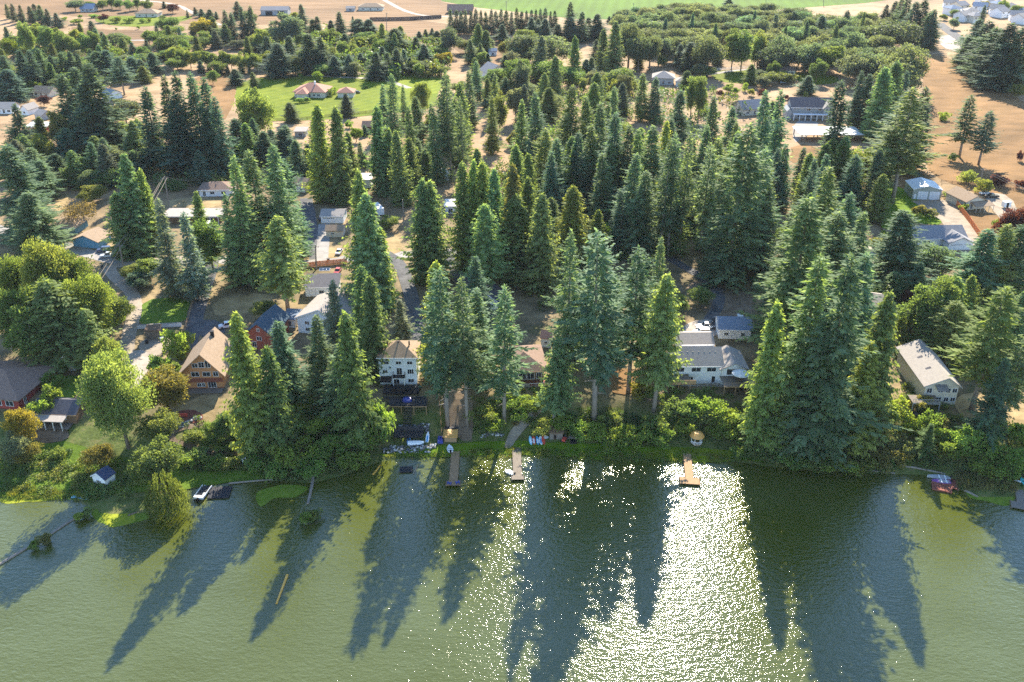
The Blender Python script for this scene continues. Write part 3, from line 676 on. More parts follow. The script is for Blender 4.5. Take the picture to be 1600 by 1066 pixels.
# ---- the oak wood
rr = random.Random(5)
for y0, yb, xa, xb, st, w in ((9,30,1000,1210,16,22),(15,40,975,1260,18,24),(23,52,970,1380,20,26),(33,66,985,1395,22,28),(45,82,1010,1390,25,31),(58,98,1030,1130,27,33),(58,100,1215,1395,29,35),(74,118,1225,1390,32,38),(92,136,1340,1400,34,42)):
    x = xa
    while x < xb:
        plant("O", x + rr.uniform(-6, 6), y0 + rr.uniform(-4, 4), yb + rr.uniform(-3, 3), w*rr.uniform(.85, 1.25), rr.choice([None, None, "s", None, "d"])); x += st*rr.uniform(.8, 1.25)
plants("O", "1395 36 85 55;1370 55 84 42;1420 68 150 64;1360 85 132 50;1225 62 112 40;1262 66 110 36;1300 66 112 40;1412 95 160 54")
# ---- right side
plants("F", "1410 2 45 18;1420 0 60 22;1432 8 68 24;1445 5 70 24;1455 22 76 24;1462 20 78 22;1400 5 40 20;1385 10 40 16;1538 12 60 14;1530 35 90 30;1515 60 105 26;1545 40 110 40;1560 50 125 50;1580 45 135 50;1598 50 140 46;1570 75 138 50;1540 70 115 40;1525 80 108 30", "d")
plants("M", "1592 130 155 20 y;1540 2 18 12 Y;1508 5 16 14 y;1492 15 26 12;1494 27 46 12 s;1590 8 25 16 y;1570 0 20 14;1300 70 118 40;1280 92 130 22 l;1210 95 125 16;1355 225 292 50 l;1193 138 155 14 r;1190 110 126 20 s;1193 120 138 22 s;1228 148 156 10 r;1590 320 390 46 r;1425 452 482 24 r;1470 380 432 60 d")
plants("G", "1477 22 32 12 y;1228 111 129 36 y;1165 128 143 7;1514 265 286 20 l;1540 277 302 24 y;1563 272 290 22 r;1596 280 295 14 r;1597 235 252 8 r;1565 340 358 18;1483 298 308 14 l;1490 240 252 14 y;1477 175 188 16;1175 138 150 12 y;1140 130 145 14 l;1150 135 148 12;1127 140 152 12 r;1260 143 153 8 y;1436 320 336 18 b;1455 325 338 20 b;1508 318 330 12;1375 370 388 26 y;1390 360 380 22")
plants("F", "1265 118 148 26;1318 125 275 46;1348 110 200 34;1360 115 205 40;1415 110 190 30;1425 140 268 60;1450 135 265 50;1295 240 380 46;1275 245 350 34;1385 235 300 36;1340 240 330 36;1215 230 330 36;1255 230 300 26", "d")
plants("C", "1385 105 222 50;1405 95 210 44")
plants("H", "1430 135 318 84;1395 195 312 46;1521 148 246 48;1549 172 258 46", "d")
plants("F", "1415 328 440 78;1545 358 485 80;1575 350 480 60;1602 350 475 70;1500 470 572 70;1400 425 470 40;1440 410 470 40;1265 308 560 112;1300 260 440 70;1325 392 715 100;1350 395 600 80;1275 400 690 88;1310 330 500 80;1345 330 480 60;1330 300 440 50;1240 330 520 70;1575 560 690 60")
plants("M", "1460 440 545 70 l;1485 425 540 60 l;1425 490 545 46 l;1320 600 712 60 y")
plants("C", "1490 430 530 70;1215 473 700 72;1395 455 690 75;1365 530 712 70;1300 480 705 80;1240 600 712 50")
plants("H", "1570 445 642 98 l;1605 520 660 60")
# ---- left lake side
plants("L", "62 364 520 100 y;20 392 500 90;100 395 520 80;125 425 545 76;10 445 550 80")
plants("M", "160 448 520 52 l;100 430 540 70;50 430 550 76")
plants("M", "100 470 560 64;35 470 575 70;160 520 590 40 y;185 468 500 34 l;320 340 422 50;225 345 392 36 Y;205 410 435 36 y;228 402 440 36 l;215 425 450 40 d;235 682 762 66 l;250 572 642 76 o;242 640 692 52 y;25 632 700 46 Y;15 672 725 40 s;38 688 720 36 o;150 698 732 46 o;410 470 500 34 l")
plants("C", "70 438 565 96;190 240 398 56;222 262 392 34;178 300 402 50;304 298 405 34;130 480 570 60;372 300 430 40")
plants("M", "139 288 318 40 y")
plants("C", "658 278 440 56;672 283 440 56;640 215 300 34")
def fill(px, n, codes, hpx, wpx, tints, seed):
    """trees of the closed woods, set at random inside a polygon of their base points"""
    g = random.Random(seed); A = np.array(px, float); mn, mx = A.min(0), A.max(0); k = 0
    while k < n:
        x, y = g.uniform(mn[0], mx[0]), g.uniform(mn[1], mx[1])
        if not inside(A, np.array([x]), np.array([y]))[0]: continue
        k += 1; c = g.choice(codes); f = g.uniform(.75, 1.2)*(.6 if c in "M" else 1.0)
        plant(c, x, y - hpx*f, y, wpx*g.uniform(.8, 1.2)*(1.2 if c in "M" else 1), g.choice(tints))
fill([(0,60),(230,70),(250,128),(0,150)], 34, "MMCM", 34, 20, ["y", "l", None, "s", "d"], 1)
fill([(395,60),(700,70),(700,120),(410,122)], 40, "MMCM", 34, 20, ["y", "l", None, "s", None], 2)
fill([(715,75),(830,66),(835,195),(715,160)], 20, "MCM", 40, 22, ["l", "s", "y", None], 3)
fill([(800,120),(1000,140),(1010,240),(830,240)], 22, "CMC", 66, 30, [None, "s", "l", None], 4)
fill([(720,300),(1000,285),(1240,310),(1190,400),(1000,410),(860,400),(730,380)], 26, "C", 95, 38, [None, None, "l"], 5)
fill([(1190,250),(1400,290),(1390,360),(1230,430),(1190,380)], 16, "CCM", 90, 40, [None, "d", "l"], 6)
fill([(0,225),(350,240),(330,298),(200,300),(0,300)], 20, "CMC", 60, 34, [None, "l", "d", "s"], 7)
fill([(1430,470),(1600,490),(1620,600),(1520,590),(1440,560)], 8, "CM", 80, 40, [None, "l"], 8)
fill([(370,230),(480,240),(700,260),(700,300),(470,300),(380,270)], 14, "CMC", 55, 28, [None, "l", "d"], 9)
fill([(960,90),(1210,100),(1200,150),(1000,160)], 8, "MC", 34, 22, ["l", "y", "s"], 10)
plants("C", "1040 28 72 14;1120 36 86 16;1180 16 60 12;1262 32 88 16;1310 38 96 17;1350 18 72 14;1082 20 66 12;1228 40 92 15", "d")
fill([(0,66),(170,72),(300,62),(420,70),(415,112),(330,120),(240,112),(0,140)], 34, "MMC", 34, 19, ["l", "s", None, "y"], 11)
fill([(240,56),(420,36),(470,50),(420,78),(300,90)], 12, "MC", 32, 19, ["l", "s", None], 12)
plants("L", "165 546 706 104", "l")
plants("W", "250 738 802 62")
plants("T", "125 316 354 64;1480 560 580 10")
plants("S", "246 310 464 46;287 332 468 48;625 467 540 36;516 437 542 38")
plants("F", "362 243 448 58;350 300 442 40;395 235 425 60;425 225 425 56;445 245 402 60;375 300 442 50")
plants("K", "432 337 487 78;868 527 666 62;1040 425 642 72")
plants("M", "606 335 358 28;345 640 700 30 l;330 655 695 26;365 660 690 24 y")
plants("C", "555 265 475 50;572 300 490 62;592 355 485 46;564 415 570 48;577 430 590 60;372 487 715 70;415 542 718 62 l;672 405 590 54;545 486 692 64 l")
plants("F", "437 500 630 62;492 492 635 58;530 535 660 54;745 450 605 60;1033 370 565 46;960 430 560 50;745 400 520 50;905 430 560 60")
plants("H", "690 418 667 74;724 430 667 68;787 445 662 66;893 355 625 64;943 360 658 96;997 384 610 76")
plants("G", "65 588 642 32;55 606 655 28;75 574 606 30;270 512 562 38;245 553 588 32;262 563 592 34 l;258 585 612 36;284 520 548 30;90 565 585 20;30 700 722 24 Y;85 692 716 20 l;120 735 752 26 l;160 750 765 20 l;590 590 692 32;575 640 700 34;552 650 705 36;525 660 712 40;500 665 722 40;470 670 728 44;440 675 735 44;455 640 690 40;490 640 682 36;515 625 665 36;545 690 730 36;480 700 742 40;430 705 745 36;400 700 735 30")
plants("G", "300 662 688 30 y;330 672 700 34;352 680 704 30 l;305 690 718 30 l;335 705 728 34;360 708 730 30 y;285 700 728 30;390 690 715 30")
plants("G", "880 640 668 34;905 650 682 34;935 655 690 36;955 632 662 26 l;975 650 690 36;1000 655 692 40;1022 640 680 36 l;960 675 700 36;1035 660 695 36;1060 615 650 40 l;1085 610 648 38;1115 612 655 40;1140 620 668 44;1100 632 668 36 l;1165 650 690 40;1075 645 675 30;1130 650 682 34;1185 680 712 40 l;1160 690 712 34;1000 590 618 30 Y;1020 600 624 26 y;830 612 640 34;812 630 655 28;770 640 672 30;800 605 632 36;752 620 660 34 l;845 650 676 28 l")
plants("G", "1240 690 725 50;1275 695 730 44 l;1310 695 732 50;1350 700 735 44 y;1385 690 728 40 b;1412 700 725 30 o;1402 660 698 36 b;1435 640 680 36 g;1460 630 672 36;1475 650 690 30;1490 672 712 40;1520 650 705 44;1550 670 720 44;1545 705 742 46;1580 700 742 44;1600 680 735 40;1468 642 668 30 o;1425 672 712 26 b;1490 685 706 26 Y;1560 640 690 40 l;1600 640 690 36;1535 655 690 34;1405 600 660 40;1445 610 640 30 o")
plants("F", "1455 662 716 32 l;1382 640 705 30 b")
# bush growing on the dead log
plants("G", "476 790 818 22;488 788 812 20 l;65 826 850 20 b;50 840 858 16;132 790 808 18 l;120 795 812 16")
# ------------------------------------------------------------------ undergrowth that nobody could count
def thicket_material():
    m, n, l, b = nt("thicket")
    at = n.new("ShaderNodeAttribute"); at.attribute_name = "leafcol"
    l.new(at.outputs["Color"], b.inputs["Base Color"]); b.inputs["Roughness"].default_value = .55; b.inputs["Specular IOR Level"].default_value = .25
    tr = n.new("ShaderNodeBsdfTranslucent"); wm = n.new("ShaderNodeMix"); wm.data_type = 'RGBA'; wm.blend_type = 'MULTIPLY'
    wm.inputs[0].default_value = 1.0; wm.inputs[7].default_value = (1.65, 1.52, .62, 1)
    l.new(at.outputs["Color"], wm.inputs[6]); l.new(wm.outputs[2], tr.inputs[0])
    mx = n.new("ShaderNodeMixShader"); mx.inputs[0].default_value = .33
    l.new(b.outputs[0], mx.inputs[1]); l.new(tr.outputs[0], mx.inputs[2]); l.new(mx.outputs[0], n["Material Output"].inputs[0])
thicket_material()
GREENS = [(.120, .19, .04), (.13, .20, .05), (.16, .20, .05), (.10, .17, .055), (.19, .21, .06), (.11, .17, .045)]
def thicket(name, px, nb, rad, hgt, leaf, nleaf, cols, label, seed, reed=False):
    g = np.random.default_rng(seed); poly = np.array(wpoly(px)); mn, mx = poly.min(0), poly.max(0)
    Q, C = [], []
    made = 0
    while made < nb:
        x, y = g.uniform(mn[0], mx[0]), g.uniform(mn[1], mx[1])
        if not inside(poly, np.array([x]), np.array([y]))[0]: continue
        made += 1
        r = g.uniform(*rad); h = g.uniform(*hgt); z = max(0.0, float(terr(x, y)))
        n = nleaf; c = np.array(cols[g.integers(len(cols))]) * g.uniform(.8, 1.25)
        if reed:
            a = g.uniform(0, 6.28, n); q = r*np.sqrt(g.uniform(0, 1, n))
            b = np.stack([x + np.cos(a)*q, y + np.sin(a)*q, np.full(n, z)], 1)
            d = np.stack([g.normal(0, .22, n), g.normal(0, .22, n), np.ones(n)], 1); l = h*g.uniform(.6, 1.1, n); w = np.full(n, leaf)
            Q.append(quads(b, d, g.normal(0, 1, (n, 3)), l, w))
        else:
            v = g.normal(0, 1, (n, 3)); v /= np.linalg.norm(v, axis=1, keepdims=True); v[:, 2] = np.abs(v[:, 2])
            b = np.array([x, y, z]) + v*g.uniform(.55, 1.08, (n, 1))*np.array([r, r, h])*(1 + .25*np.sin(v[:, :1]*6 + made))
            d = v*.5 + g.normal(0, .7, (n, 3)); l = leaf*g.uniform(.7, 1.5, n)
            Q.append(quads(b, d, g.normal(0, 1, (n, 3)), l, l*g.uniform(.55, .8, n)))
        C.append(np.concatenate([c[None]*np.clip(g.normal(1, .2, (n, 1)), .55, 1.6), np.ones((n, 1))], 1))
    Q = np.concatenate(Q); C = np.concatenate(C).astype(np.float32); k = len(Q)
    me = mesh_np(name, Q.reshape(-1, 3), np.arange(k*4).reshape(k, 4), MATS["thicket"])
    at = me.attributes.new("leafcol", 'FLOAT_COLOR', 'FACE'); at.data.foreach_set("color", C.ravel())
    o = link(name, me); kind(o, "stuff", label); return o
DARK = [(.08, .135, .055), (.09, .15, .06), (.095, .16, .05), (.115, .16, .05)]
thicket("undergrowth", [(385,640),(430,650),(520,640),(585,640),(590,700),(585,722),(545,738),(480,752),(420,748),(395,720)], 190, (.9, 2.2), (.8, 2.4), .36, 170, DARK + GREENS[:3], "dense green bank undergrowth left of the white house terraces", 1)
thicket("undergrowth", [(1010,610),(1160,606),(1185,690),(1150,690),(1060,650),(1000,625)], 90, (.7, 1.6), (.4, 1.0), .26, 170, GREENS, "bushes on the bank below the white house with the umbrella", 2)
thicket("undergrowth", [(855,640),(960,640),(1060,660),(1130,690),(1040,696),(940,692),(880,682)], 110, (.7, 1.6), (.4, 1.0), .26, 170, DARK + GREENS, "bushes along the middle shore behind the small shed", 3)
thicket("undergrowth", [(735,615),(850,608),(880,620),(845,655),(800,665),(760,690),(738,680)], 60, (.5, 1.3), (.4, .9), .28, 120, GREENS + [(.20, .17, .07)], "low weeds on the slope left of the gravel ramp", 4)
thicket("undergrowth", [(1170,690),(1240,690),(1330,700),(1400,690),(1400,740),(1300,736),(1200,727)], 100, (.9, 2.), (.8, 2.2), .36, 150, DARK + GREENS + [(.19, .13, .05)], "dense shore bushes under the tall right hand firs", 5)
thicket("undergrowth", [(1400,600),(1470,620),(1510,680),(1600,670),(1640,760),(1540,752),(1480,735),(1405,725)], 130, (.8, 1.9), (.7, 2.), .34, 150, GREENS + DARK + [(.20, .14, .05)], "mixed autumn bushes below the grey lake house", 6)
thicket("undergrowth", [(0,705),(60,698),(140,708),(230,735),(240,770),(160,778),(0,765)], 120, (.9, 2.), (.6, 1.5), .34, 150, DARK[2:] + GREENS, "rank green bushes along the left shore", 7)
thicket("undergrowth", [(275,660),(370,650),(385,690),(330,700),(285,690)], 45, (.6, 1.4), (.5, 1.3), .28, 130, GREENS + [(.17, .18, .06)], "bushes enclosed by the curving footpath", 8)
thicket("undergrowth", [(265,695),(330,712),(385,712),(385,735),(290,735),(240,720)], 60, (.6, 1.3), (.5, 1.2), .28, 130, GREENS + [(.19, .18, .07)], "bushes between the footpath and the shore lawn", 9)
thicket("reeds", [(1492,740),(1590,745),(1585,770),(1500,766)], 130, (.6, 1.2), (1.2, 1.9), .09, 45, [(.15, .16, .06), (.18, .17, .07), (.10, .14, .05)], "pale reeds beside the right dock", 10, reed=True)
thicket("shore_weeds", [(590,712),(690,706),(800,700),(950,704),(1160,712),(1195,724),(1150,722),(1090,723),(930,722),(870,714),(640,718)], 420, (.5, 1.2), (.3, .8), .12, 30, GREENS + [(.20, .19, .05)], "grassy fringe along the middle shoreline", 11, reed=True)
thicket("shore_weeds", [(0,762),(160,765),(150,785),(110,781),(0,781)], 200, (.6, 1.2), (.4, .9), .12, 32, GREENS + [(.22, .22, .04)], "grassy fringe along the left shoreline", 12, reed=True)
# lower storey of the woods behind the houses
thicket("understorey", [(0,235),(360,240),(470,290),(350,300),(230,300),(60,300)], 120, (2., 4.5), (2.5, 7.), .85, 130, DARK, "dark understorey of the left fir wood", 13)
thicket("understorey", [(700,270),(900,240),(1180,260),(1260,300),(1160,345),(1000,360),(830,350),(720,330)], 170, (2., 4.), (2.5, 6.5), .85, 130, DARK + GREENS[:2], "dark understorey of the middle fir wood", 14)
thicket("understorey", [(820,380),(1030,380),(1010,460),(960,520),(880,520),(830,460)], 60, (1.6, 3.2), (2., 5.), .7, 140, DARK, "understorey between the firs above the middle shore", 15)
thicket("understorey", [(1180,420),(1340,430),(1420,500),(1400,560),(1250,560),(1190,520)], 90, (1.8, 3.6), (2., 6.), .7, 140, DARK, "understorey of the right hand firs", 16)
thicket("understorey", [(1440,520),(1600,500),(1640,600),(1540,600),(1500,600)], 50, (1.6, 3.2), (2., 5.), .7, 140, DARK, "understorey behind the grey lake house", 17)
thicket("understorey", [(410,100),(560,92),(700,90),(700,120),(600,126),(500,112),(420,112)], 110, (3., 6.), (4., 9.), 1.4, 90, GREENS + DARK, "bushy understorey of the far mixed wood above the bright lawn", 18)
thicket("understorey", [(400,60),(600,60),(690,76),(690,98),(560,96),(400,90)], 90, (3., 6.5), (4., 10.), 1.5, 90, GREENS + [(.15, .18, .045)], "bushy understorey of the wood behind the far lawn", 19)
thicket("understorey", [(0,70),(160,72),(230,100),(240,130),(0,150)], 120, (3., 6.5), (4., 10.), 1.4, 90, DARK + GREENS, "bushy understorey of the far left wood", 20)
thicket("understorey", [(970,40),(1210,36),(1390,60),(1400,110),(1240,108),(1030,96),(960,70)], 110, (3., 5.), (2.5, 5.), 1.4, 80, [(.09, .125, .07), (.105, .135, .08), (.08, .115, .065)], "closed understorey of the far oak wood", 21)
thicket("understorey", [(1500,70),(1610,80),(1610,140),(1540,118)], 50, (3., 6.), (4., 9.), 1.4, 90, DARK, "understorey of the dark firs at upper right", 22)
thicket("understorey", [(800,150),(1000,140),(1150,150),(1200,240),(1000,250),(820,240)], 110, (2.5, 5.), (2.5, 7.), 1.1, 100, DARK + GREENS, "understorey of the wood below the far grey roofed house", 23)
# ------------------------------------------------------------------ buildings
mat("white_paint", (.78, .79, .80), (.70, .71, .72), .6, .6)
mat("pale_blue_paint", (.80, .83, .86), (.74, .77, .80), .6, .6)
mat("cream_paint", (.66, .61, .50), (.58, .53, .43), .6, .65)
mat("grey_paint", (.42, .42, .41), (.36, .36, .355), .6, .65)
mat("sage_paint", (.36, .38, .33), (.31, .33, .285), .6, .65)
mat("blue_paint", (.13, .30, .44), (.10, .25, .37), .7, .6)
mat("teal_paint", (.13, .24, .27), (.10, .20, .23), .7, .6)
mat("red_paint", (.32, .07, .055), (.25, .05, .045), .7, .65)
mat("orange_wood", (.62, .31, .14), (.48, .22, .10), 2.0, .65, stretch=(.3, .3, 5))
mat("red_wood", (.30, .11, .075), (.22, .075, .055), 2.0, .7, stretch=(.3, .3, 5))
mat("brown_wood", (.21, .135, .085), (.15, .095, .06), 2.0, .8, stretch=(.4, .4, 4))
mat("weathered_wood", (.25, .215, .18), (.165, .14, .115), 3.0, .9, stretch=(.4, 3, 3))
mat("tan_wood", (.40, .26, .15), (.30, .19, .105), 3.0, .75, stretch=(.4, 3, 3))
mat("fence_orange", (.74, .27, .11), (.60, .20, .08), 3.0, .75)
mat("dark_metal", (.03, .03, .033), (.02, .02, .023), 2.0, .5, metal=.4)
mat("dark_deck", (.05, .052, .06), (.035, .036, .042), 3.0, .7)
mat("roof_tan", (.34, .25, .175), (.26, .19, .13), 1.6, .92, detail=9, bump=.02, bscale=14)
mat("roof_brown", (.26, .18, .14), (.19, .13, .10), 1.6, .92, detail=9, bump=.02, bscale=14)
mat("roof_grey", (.27, .265, .275), (.20, .20, .21), 1.6, .92, detail=9, bump=.02, bscale=14)
mat("roof_light", (.35, .315, .285), (.28, .255, .235), 1.6, .92, detail=9, bump=.02, bscale=14)
mat("roof_dark", (.105, .105, .12), (.07, .07, .085), 1.6, .92, detail=9, bump=.02, bscale=14)
mat("roof_navy", (.06, .085, .15), (.045, .062, .115), 1.6, .9, detail=9, bump=.02, bscale=14)
mat("roof_teal", (.08, .12, .155), (.06, .09, .12), 1.6, .92, detail=9, bump=.02, bscale=14)
mat("roof_red", (.44, .23, .17), (.36, .18, .13), 1.6, .92, detail=9, bump=.02, bscale=14)
mat("roof_blue", (.20, .25, .33), (.155, .20, .27), 1.6, .92, detail=9, bump=.02, bscale=14)
mat("roof_metal", (.60, .62, .63), (.54, .555, .565), .8, .45, metal=.2)
mat("white_sheet", (.62, .62, .61), (.55, .55, .54), .8, .55)
mat("grass_green_pad", (.10, .14, .04), (.08, .11, .03), 2.0, .9)
m_, n_, l_, b_ = nt("glass"); b_.inputs["Base Color"].default_value = (.025, .032, .04, 1); b_.inputs["Roughness"].default_value = .05; b_.inputs["Specular IOR Level"].default_value = .7
m_, n_, l_, b_ = nt("rubber"); b_.inputs["Base Color"].default_value = (.018, .018, .019, 1); b_.inputs["Roughness"].default_value = .8
m_, n_, l_, b_ = nt("chrome"); b_.inputs["Base Color"].default_value = (.6, .6, .62, 1); b_.inputs["Roughness"].default_value = .2; b_.inputs["Metallic"].default_value = 1
for nm_, c_ in (("car_white", (.76, .77, .78)), ("car_silver", (.45, .47, .49)), ("car_black", (.02, .022, .025)), ("car_blue", (.05, .08, .16)), ("car_red", (.36, .03, .03)),
                ("kayak_yellow", (.62, .50, .05)), ("kayak_blue", (.05, .27, .55)), ("board_white", (.76, .79, .83)), ("board_red", (.55, .07, .05)), ("sky_blue", (.22, .55, .75)),
                ("chair_blue", (.03, .07, .38)), ("turquoise", (.05, .50, .50)), ("orange_thatch", (.60, .31, .08)), ("tarp_blue", (.03, .05, .30)), ("purple", (.25, .10, .35)), ("gold", (.62, .34, .06)), ("pool_blue", (.10, .45, .62))):
    m_, n_, l_, b_ = nt(nm_); b_.inputs["Base Color"].default_value = lin(c_); b_.inputs["Roughness"].default_value = .35 if nm_.startswith("car") else .5

def face_frame(face, w, d):
    """origin and axes of a wall face in house space (x right, y away, z up); normal points out"""
    return {"f": (Vector((0, 0, 0)), Vector((1, 0, 0)), Vector((0, -1, 0)), w), "b": (Vector((0, d, 0)), Vector((-1, 0, 0)), Vector((0, 1, 0)), w),
            "l": (Vector((-w/2, d/2, 0)), Vector((0, -1, 0)), Vector((-1, 0, 0)), d), "r": (Vector((w/2, d/2, 0)), Vector((0, 1, 0)), Vector((1, 0, 0)), d)}[face]
def slab(mb, o, ax, nr, u0, u1, z0, z1, t0, t1):
    p = []
    for z in (z0, z1):
        for (u, t) in ((u0, t0), (u1, t0), (u1, t1), (u0, t1)):
            q = o + ax*u + nr*t; p.append((q.x, q.y, z))
    mb.solid(p, ((3,2,1,0),(4,5,6,7),(0,1,5,4),(1,2,6,5),(2,3,7,6),(3,0,4,7)))
def opening(root, wd, dp, face, u, z, w, h, what="window", trim="white_paint", fill="glass", bars=1):
    o, ax, nr, L = face_frame(face, wd, dp); u = u*L
    f = .09
    b = MB()
    slab(b, o, ax, nr, u-w/2, u+w/2, z, z+f, .004, .09); slab(b, o, ax, nr, u-w/2, u+w/2, z+h-f, z+h, .004, .09)
    slab(b, o, ax, nr, u-w/2, u-w/2+f, z+f, z+h-f, .004, .09); slab(b, o, ax, nr, u+w/2-f, u+w/2, z+f, z+h-f, .004, .09)
    for k in range(bars):
        uu = u - w/2 + w*(k+1)/(bars+1); slab(b, o, ax, nr, uu-.035, uu+.035, z+f, z+h-f, .03, .08)
    fr = b.build(what, trim, root)
    b = MB(); slab(b, o, ax, nr, u-w/2+f, u+w/2-f, z+f, z+h-f, .006, .035)
    b.build("pane" if fill == "glass" else "panel", fill, fr)
def gdoor(root, wd, dp, face, u, w, h, m="white_paint", glazed=False):
    o, ax, nr, L = face_frame(face, wd, dp); u = u*L; b = MB(); k = 4
    for i in range(k): slab(b, o, ax, nr, u-w/2, u+w/2, h*i/k+.02, h*(i+1)/k-.02, .01, .06)
    g = b.build("garage_door", m, root)
    if glazed:
        n = max(3, int(w/.7)); b = MB()
        for i in range(n): uu = u - w/2 + w*(i+.5)/n; slab(b, o, ax, nr, uu-.22, uu+.22, h*.79, h*.93, .062, .075)
        b.build("pane", "glass", g)
def house(name, label, xl, xr, yb, d, h, wall, roof, rtype="gx", rise=1.8, wins=(), yaw=0.0, eave=.5, cat="house", group=None, drop=0.0, fascia=None, chim=None, vents=0, base=2.0, apex=0.0, xoff=0.0, dz=0.0, trim="white_paint"):
    c = P((xl+xr)/2, yb); w = (xr - xl) * depth_of(c.x, c.y, c.z) / FPX
    root = thing(name, label, cat, (c.x, c.y, c.z + dz), R(yaw), group)
    b = MB(); x0, x1 = -w/2, w/2
    if rtype == "gy":      # ridge runs away from the camera, gable faces it
        ring = [(x0, 0, -base), (x1, 0, -base), (x1, 0, h), (apex*w, 0, h+rise), (x0, 0, h)]
        b.prism(ring, (0, d, 0))
    elif rtype == "gx":
        ring = [(x0, 0, -base), (x0, d, -base), (x0, d, h), (x0, d/2, h+rise), (x0, 0, h)]
        b.prism(ring, (w, 0, 0))
    else: b.box(x0, x1, 0, d, -base, h)
    b.build("wall", wall, root)
    t = .22; e = eave
    b = MB(); up = .012
    if rtype == "gy":
        for s in (-1, 1):
            xe = (x1 + e) if s > 0 else (x0 - e); run = abs((x1 if s > 0 else x0) - apex*w); sl_ = rise/run
            ring = [(apex*w, -e, h+rise+up), (xe, -e, h+rise+up-sl_*abs(xe-apex*w)), (xe, -e, h+rise+up-sl_*abs(xe-apex*w)+t), (apex*w, -e, h+rise+up+t)]
            b.prism(ring, (0, d+2*e, 0))
        rl = [((apex*w), -e), ((apex*w), d+e)]
    elif rtype == "gx":
        sl_ = rise/(d/2)
        for s in (-1, 1):
            ye = -e if s < 0 else d+e; zz = h+rise+up-sl_*(d/2+e)
            ring = [(x0-e, d/2, h+rise+up), (x0-e, ye, zz), (x0-e, ye, zz+t), (x0-e, d/2, h+rise+up+t)]
            b.prism(ring, (w+2*e, 0, 0))
    elif rtype == "hip":
        W2, D2 = w/2+e, d/2+e; cy_ = d/2; k = max(0.0, W2-D2); ky = max(0.0, D2-W2)
        p = [(-W2, cy_-D2, h+up), (W2, cy_-D2, h+up), (W2, cy_+D2, h+up), (-W2, cy_+D2, h+up), (-W2, cy_-D2, h+up+t), (W2, cy_-D2, h+up+t), (W2, cy_+D2, h+up+t), (-W2, cy_+D2, h+up+t)]
        if k > 0 or ky == 0: p += [(-k-.01, cy_, h+rise), (k+.01, cy_, h+rise)]; top = ((4,5,9,8),(5,6,9),(6,7,8,9),(7,4,8))
        else: p += [(0, cy_-ky, h+rise), (0, cy_+ky, h+rise)]; top = ((4,5,8),(5,6,9,8),(6,7,9),(7,4,8,9))
        b.solid(p, ((3,2,1,0),(0,1,5,4),(1,2,6,5),(2,3,7,6),(3,0,4,7)) + top)
    elif rtype == "flat":
        b.box(x0-e, x1+e, -e, d+e, h+up, h+up+.3)
    elif rtype == "shed":
        ring = [(x0-e, -e, h+up), (x0-e, d+e, h+rise+up), (x0-e, d+e, h+rise+up+t), (x0-e, -e, h+up+t)]; b.prism(ring, (w+2*e, 0, 0))
    rf = b.build("roof", roof, root)
    if vents:
        b = MB()
        for i in range(vents):
            x = x0 + w*(i+.7)/(vents+.4)
            if rtype == "gx": b.box(x-.18, x+.18, d*.36, d*.36+.36, h+rise*.72, h+rise*.72+.28)
            else: b.box(x-.18, x+.18, d*.42, d*.42+.36, h+rise*.6, h+rise+.15)
        b.build("vents", "dark_metal", rf)
    if chim:
        cx, cyy = chim[0]*w, chim[1]*d; b = MB(); b.box(cx-.4, cx+.4, cyy-.4, cyy+.4, h, h+rise+1.0).box(cx-.48, cx+.48, cyy-.48, cyy+.48, h+rise+1.003, h+rise+1.15); b.build("chimney", "roof_red" if len(chim) < 3 else chim[2], rf)
    if fascia:
        b = MB()
        if rtype == "gx": zz = h + up - rise/(d/2)*e; b.box(x0-e, x1+e, -e-.05, -e-.004, zz-.02, zz+t)
        elif rtype == "gy":
            for s in (-1, 1):
                xe = (x1+e) if s > 0 else (x0-e); run = abs((x1 if s > 0 else x0)-apex*w); q = rise/run
                ring = [(apex*w, -e-.06, h+rise-.04), (xe, -e-.06, h+rise-.04-q*abs(xe-apex*w)), (xe, -e-.06, h+rise+.2-q*abs(xe-apex*w)), (apex*w, -e-.06, h+rise+.2)]
                b.prism(ring, (0, .055, 0))
        else: b.box(-w/2-e, w/2+e, -e-.05, -e-.004, h+up, h+up+t)
        b.build("fascia", fascia, root)
    for q in wins:
        if q[0] == "G": gdoor(root, w, d, *q[1:])
        else: opening(root, w, d, *q)
    root["w"] = w
    return root, w
def hpart(root, name, m, fn):
    b = MB(); fn(b); return b.build(name, m, root)
def railing(root, pts, z, h=1.0, m="dark_metal", gap=.28):
    b = MB()
    for a, c in zip(pts, pts[1:]):
        a, c = Vector((*a, z)), Vector((*c, z)); L = (c-a).length
        b.tube([a + Vector((0,0,h)), c + Vector((0,0,h))], .05, 4); b.tube([a + Vector((0,0,.12)), c + Vector((0,0,.12))], .035, 4)
        k = int(L/gap)
        for i in range(k+1):
            p = a + (c-a)*i/max(1, k); b.tube([p, p + Vector((0,0,h))], .045 if i % 6 == 0 else .022, 4)
    return b.build("railing", m, root)
def deck(root, x0, x1, y0, y1, z, m="weathered_wood", legs=True, legm="tan_wood", low=-4.0, plank=.3, name="decking"):
    b = MB(); x = x0
    while x < x1 - .02:
        b.box(x, min(x + plank - .03, x1), y0, y1, z - .08, z); x += plank
    b.build(name, m, root)
    if legs:
        bb = MB(); bb.box(x0, x1, y0+.05, y0+.2, z-.36, z-.083).box(x0, x1, y1-.2, y1-.05, z-.36, z-.083); bb.build("beam", legm, root)
        n = max(2, int((x1-x0)/2.6)+1)
        for i in range(n):
            xx = x0 + .12 + (x1-x0-.24)*i/(n-1); hpart(root, "post", legm, lambda q: q.box(xx-.09, xx+.09, y0+.03, y0+.21, low, z-.363))

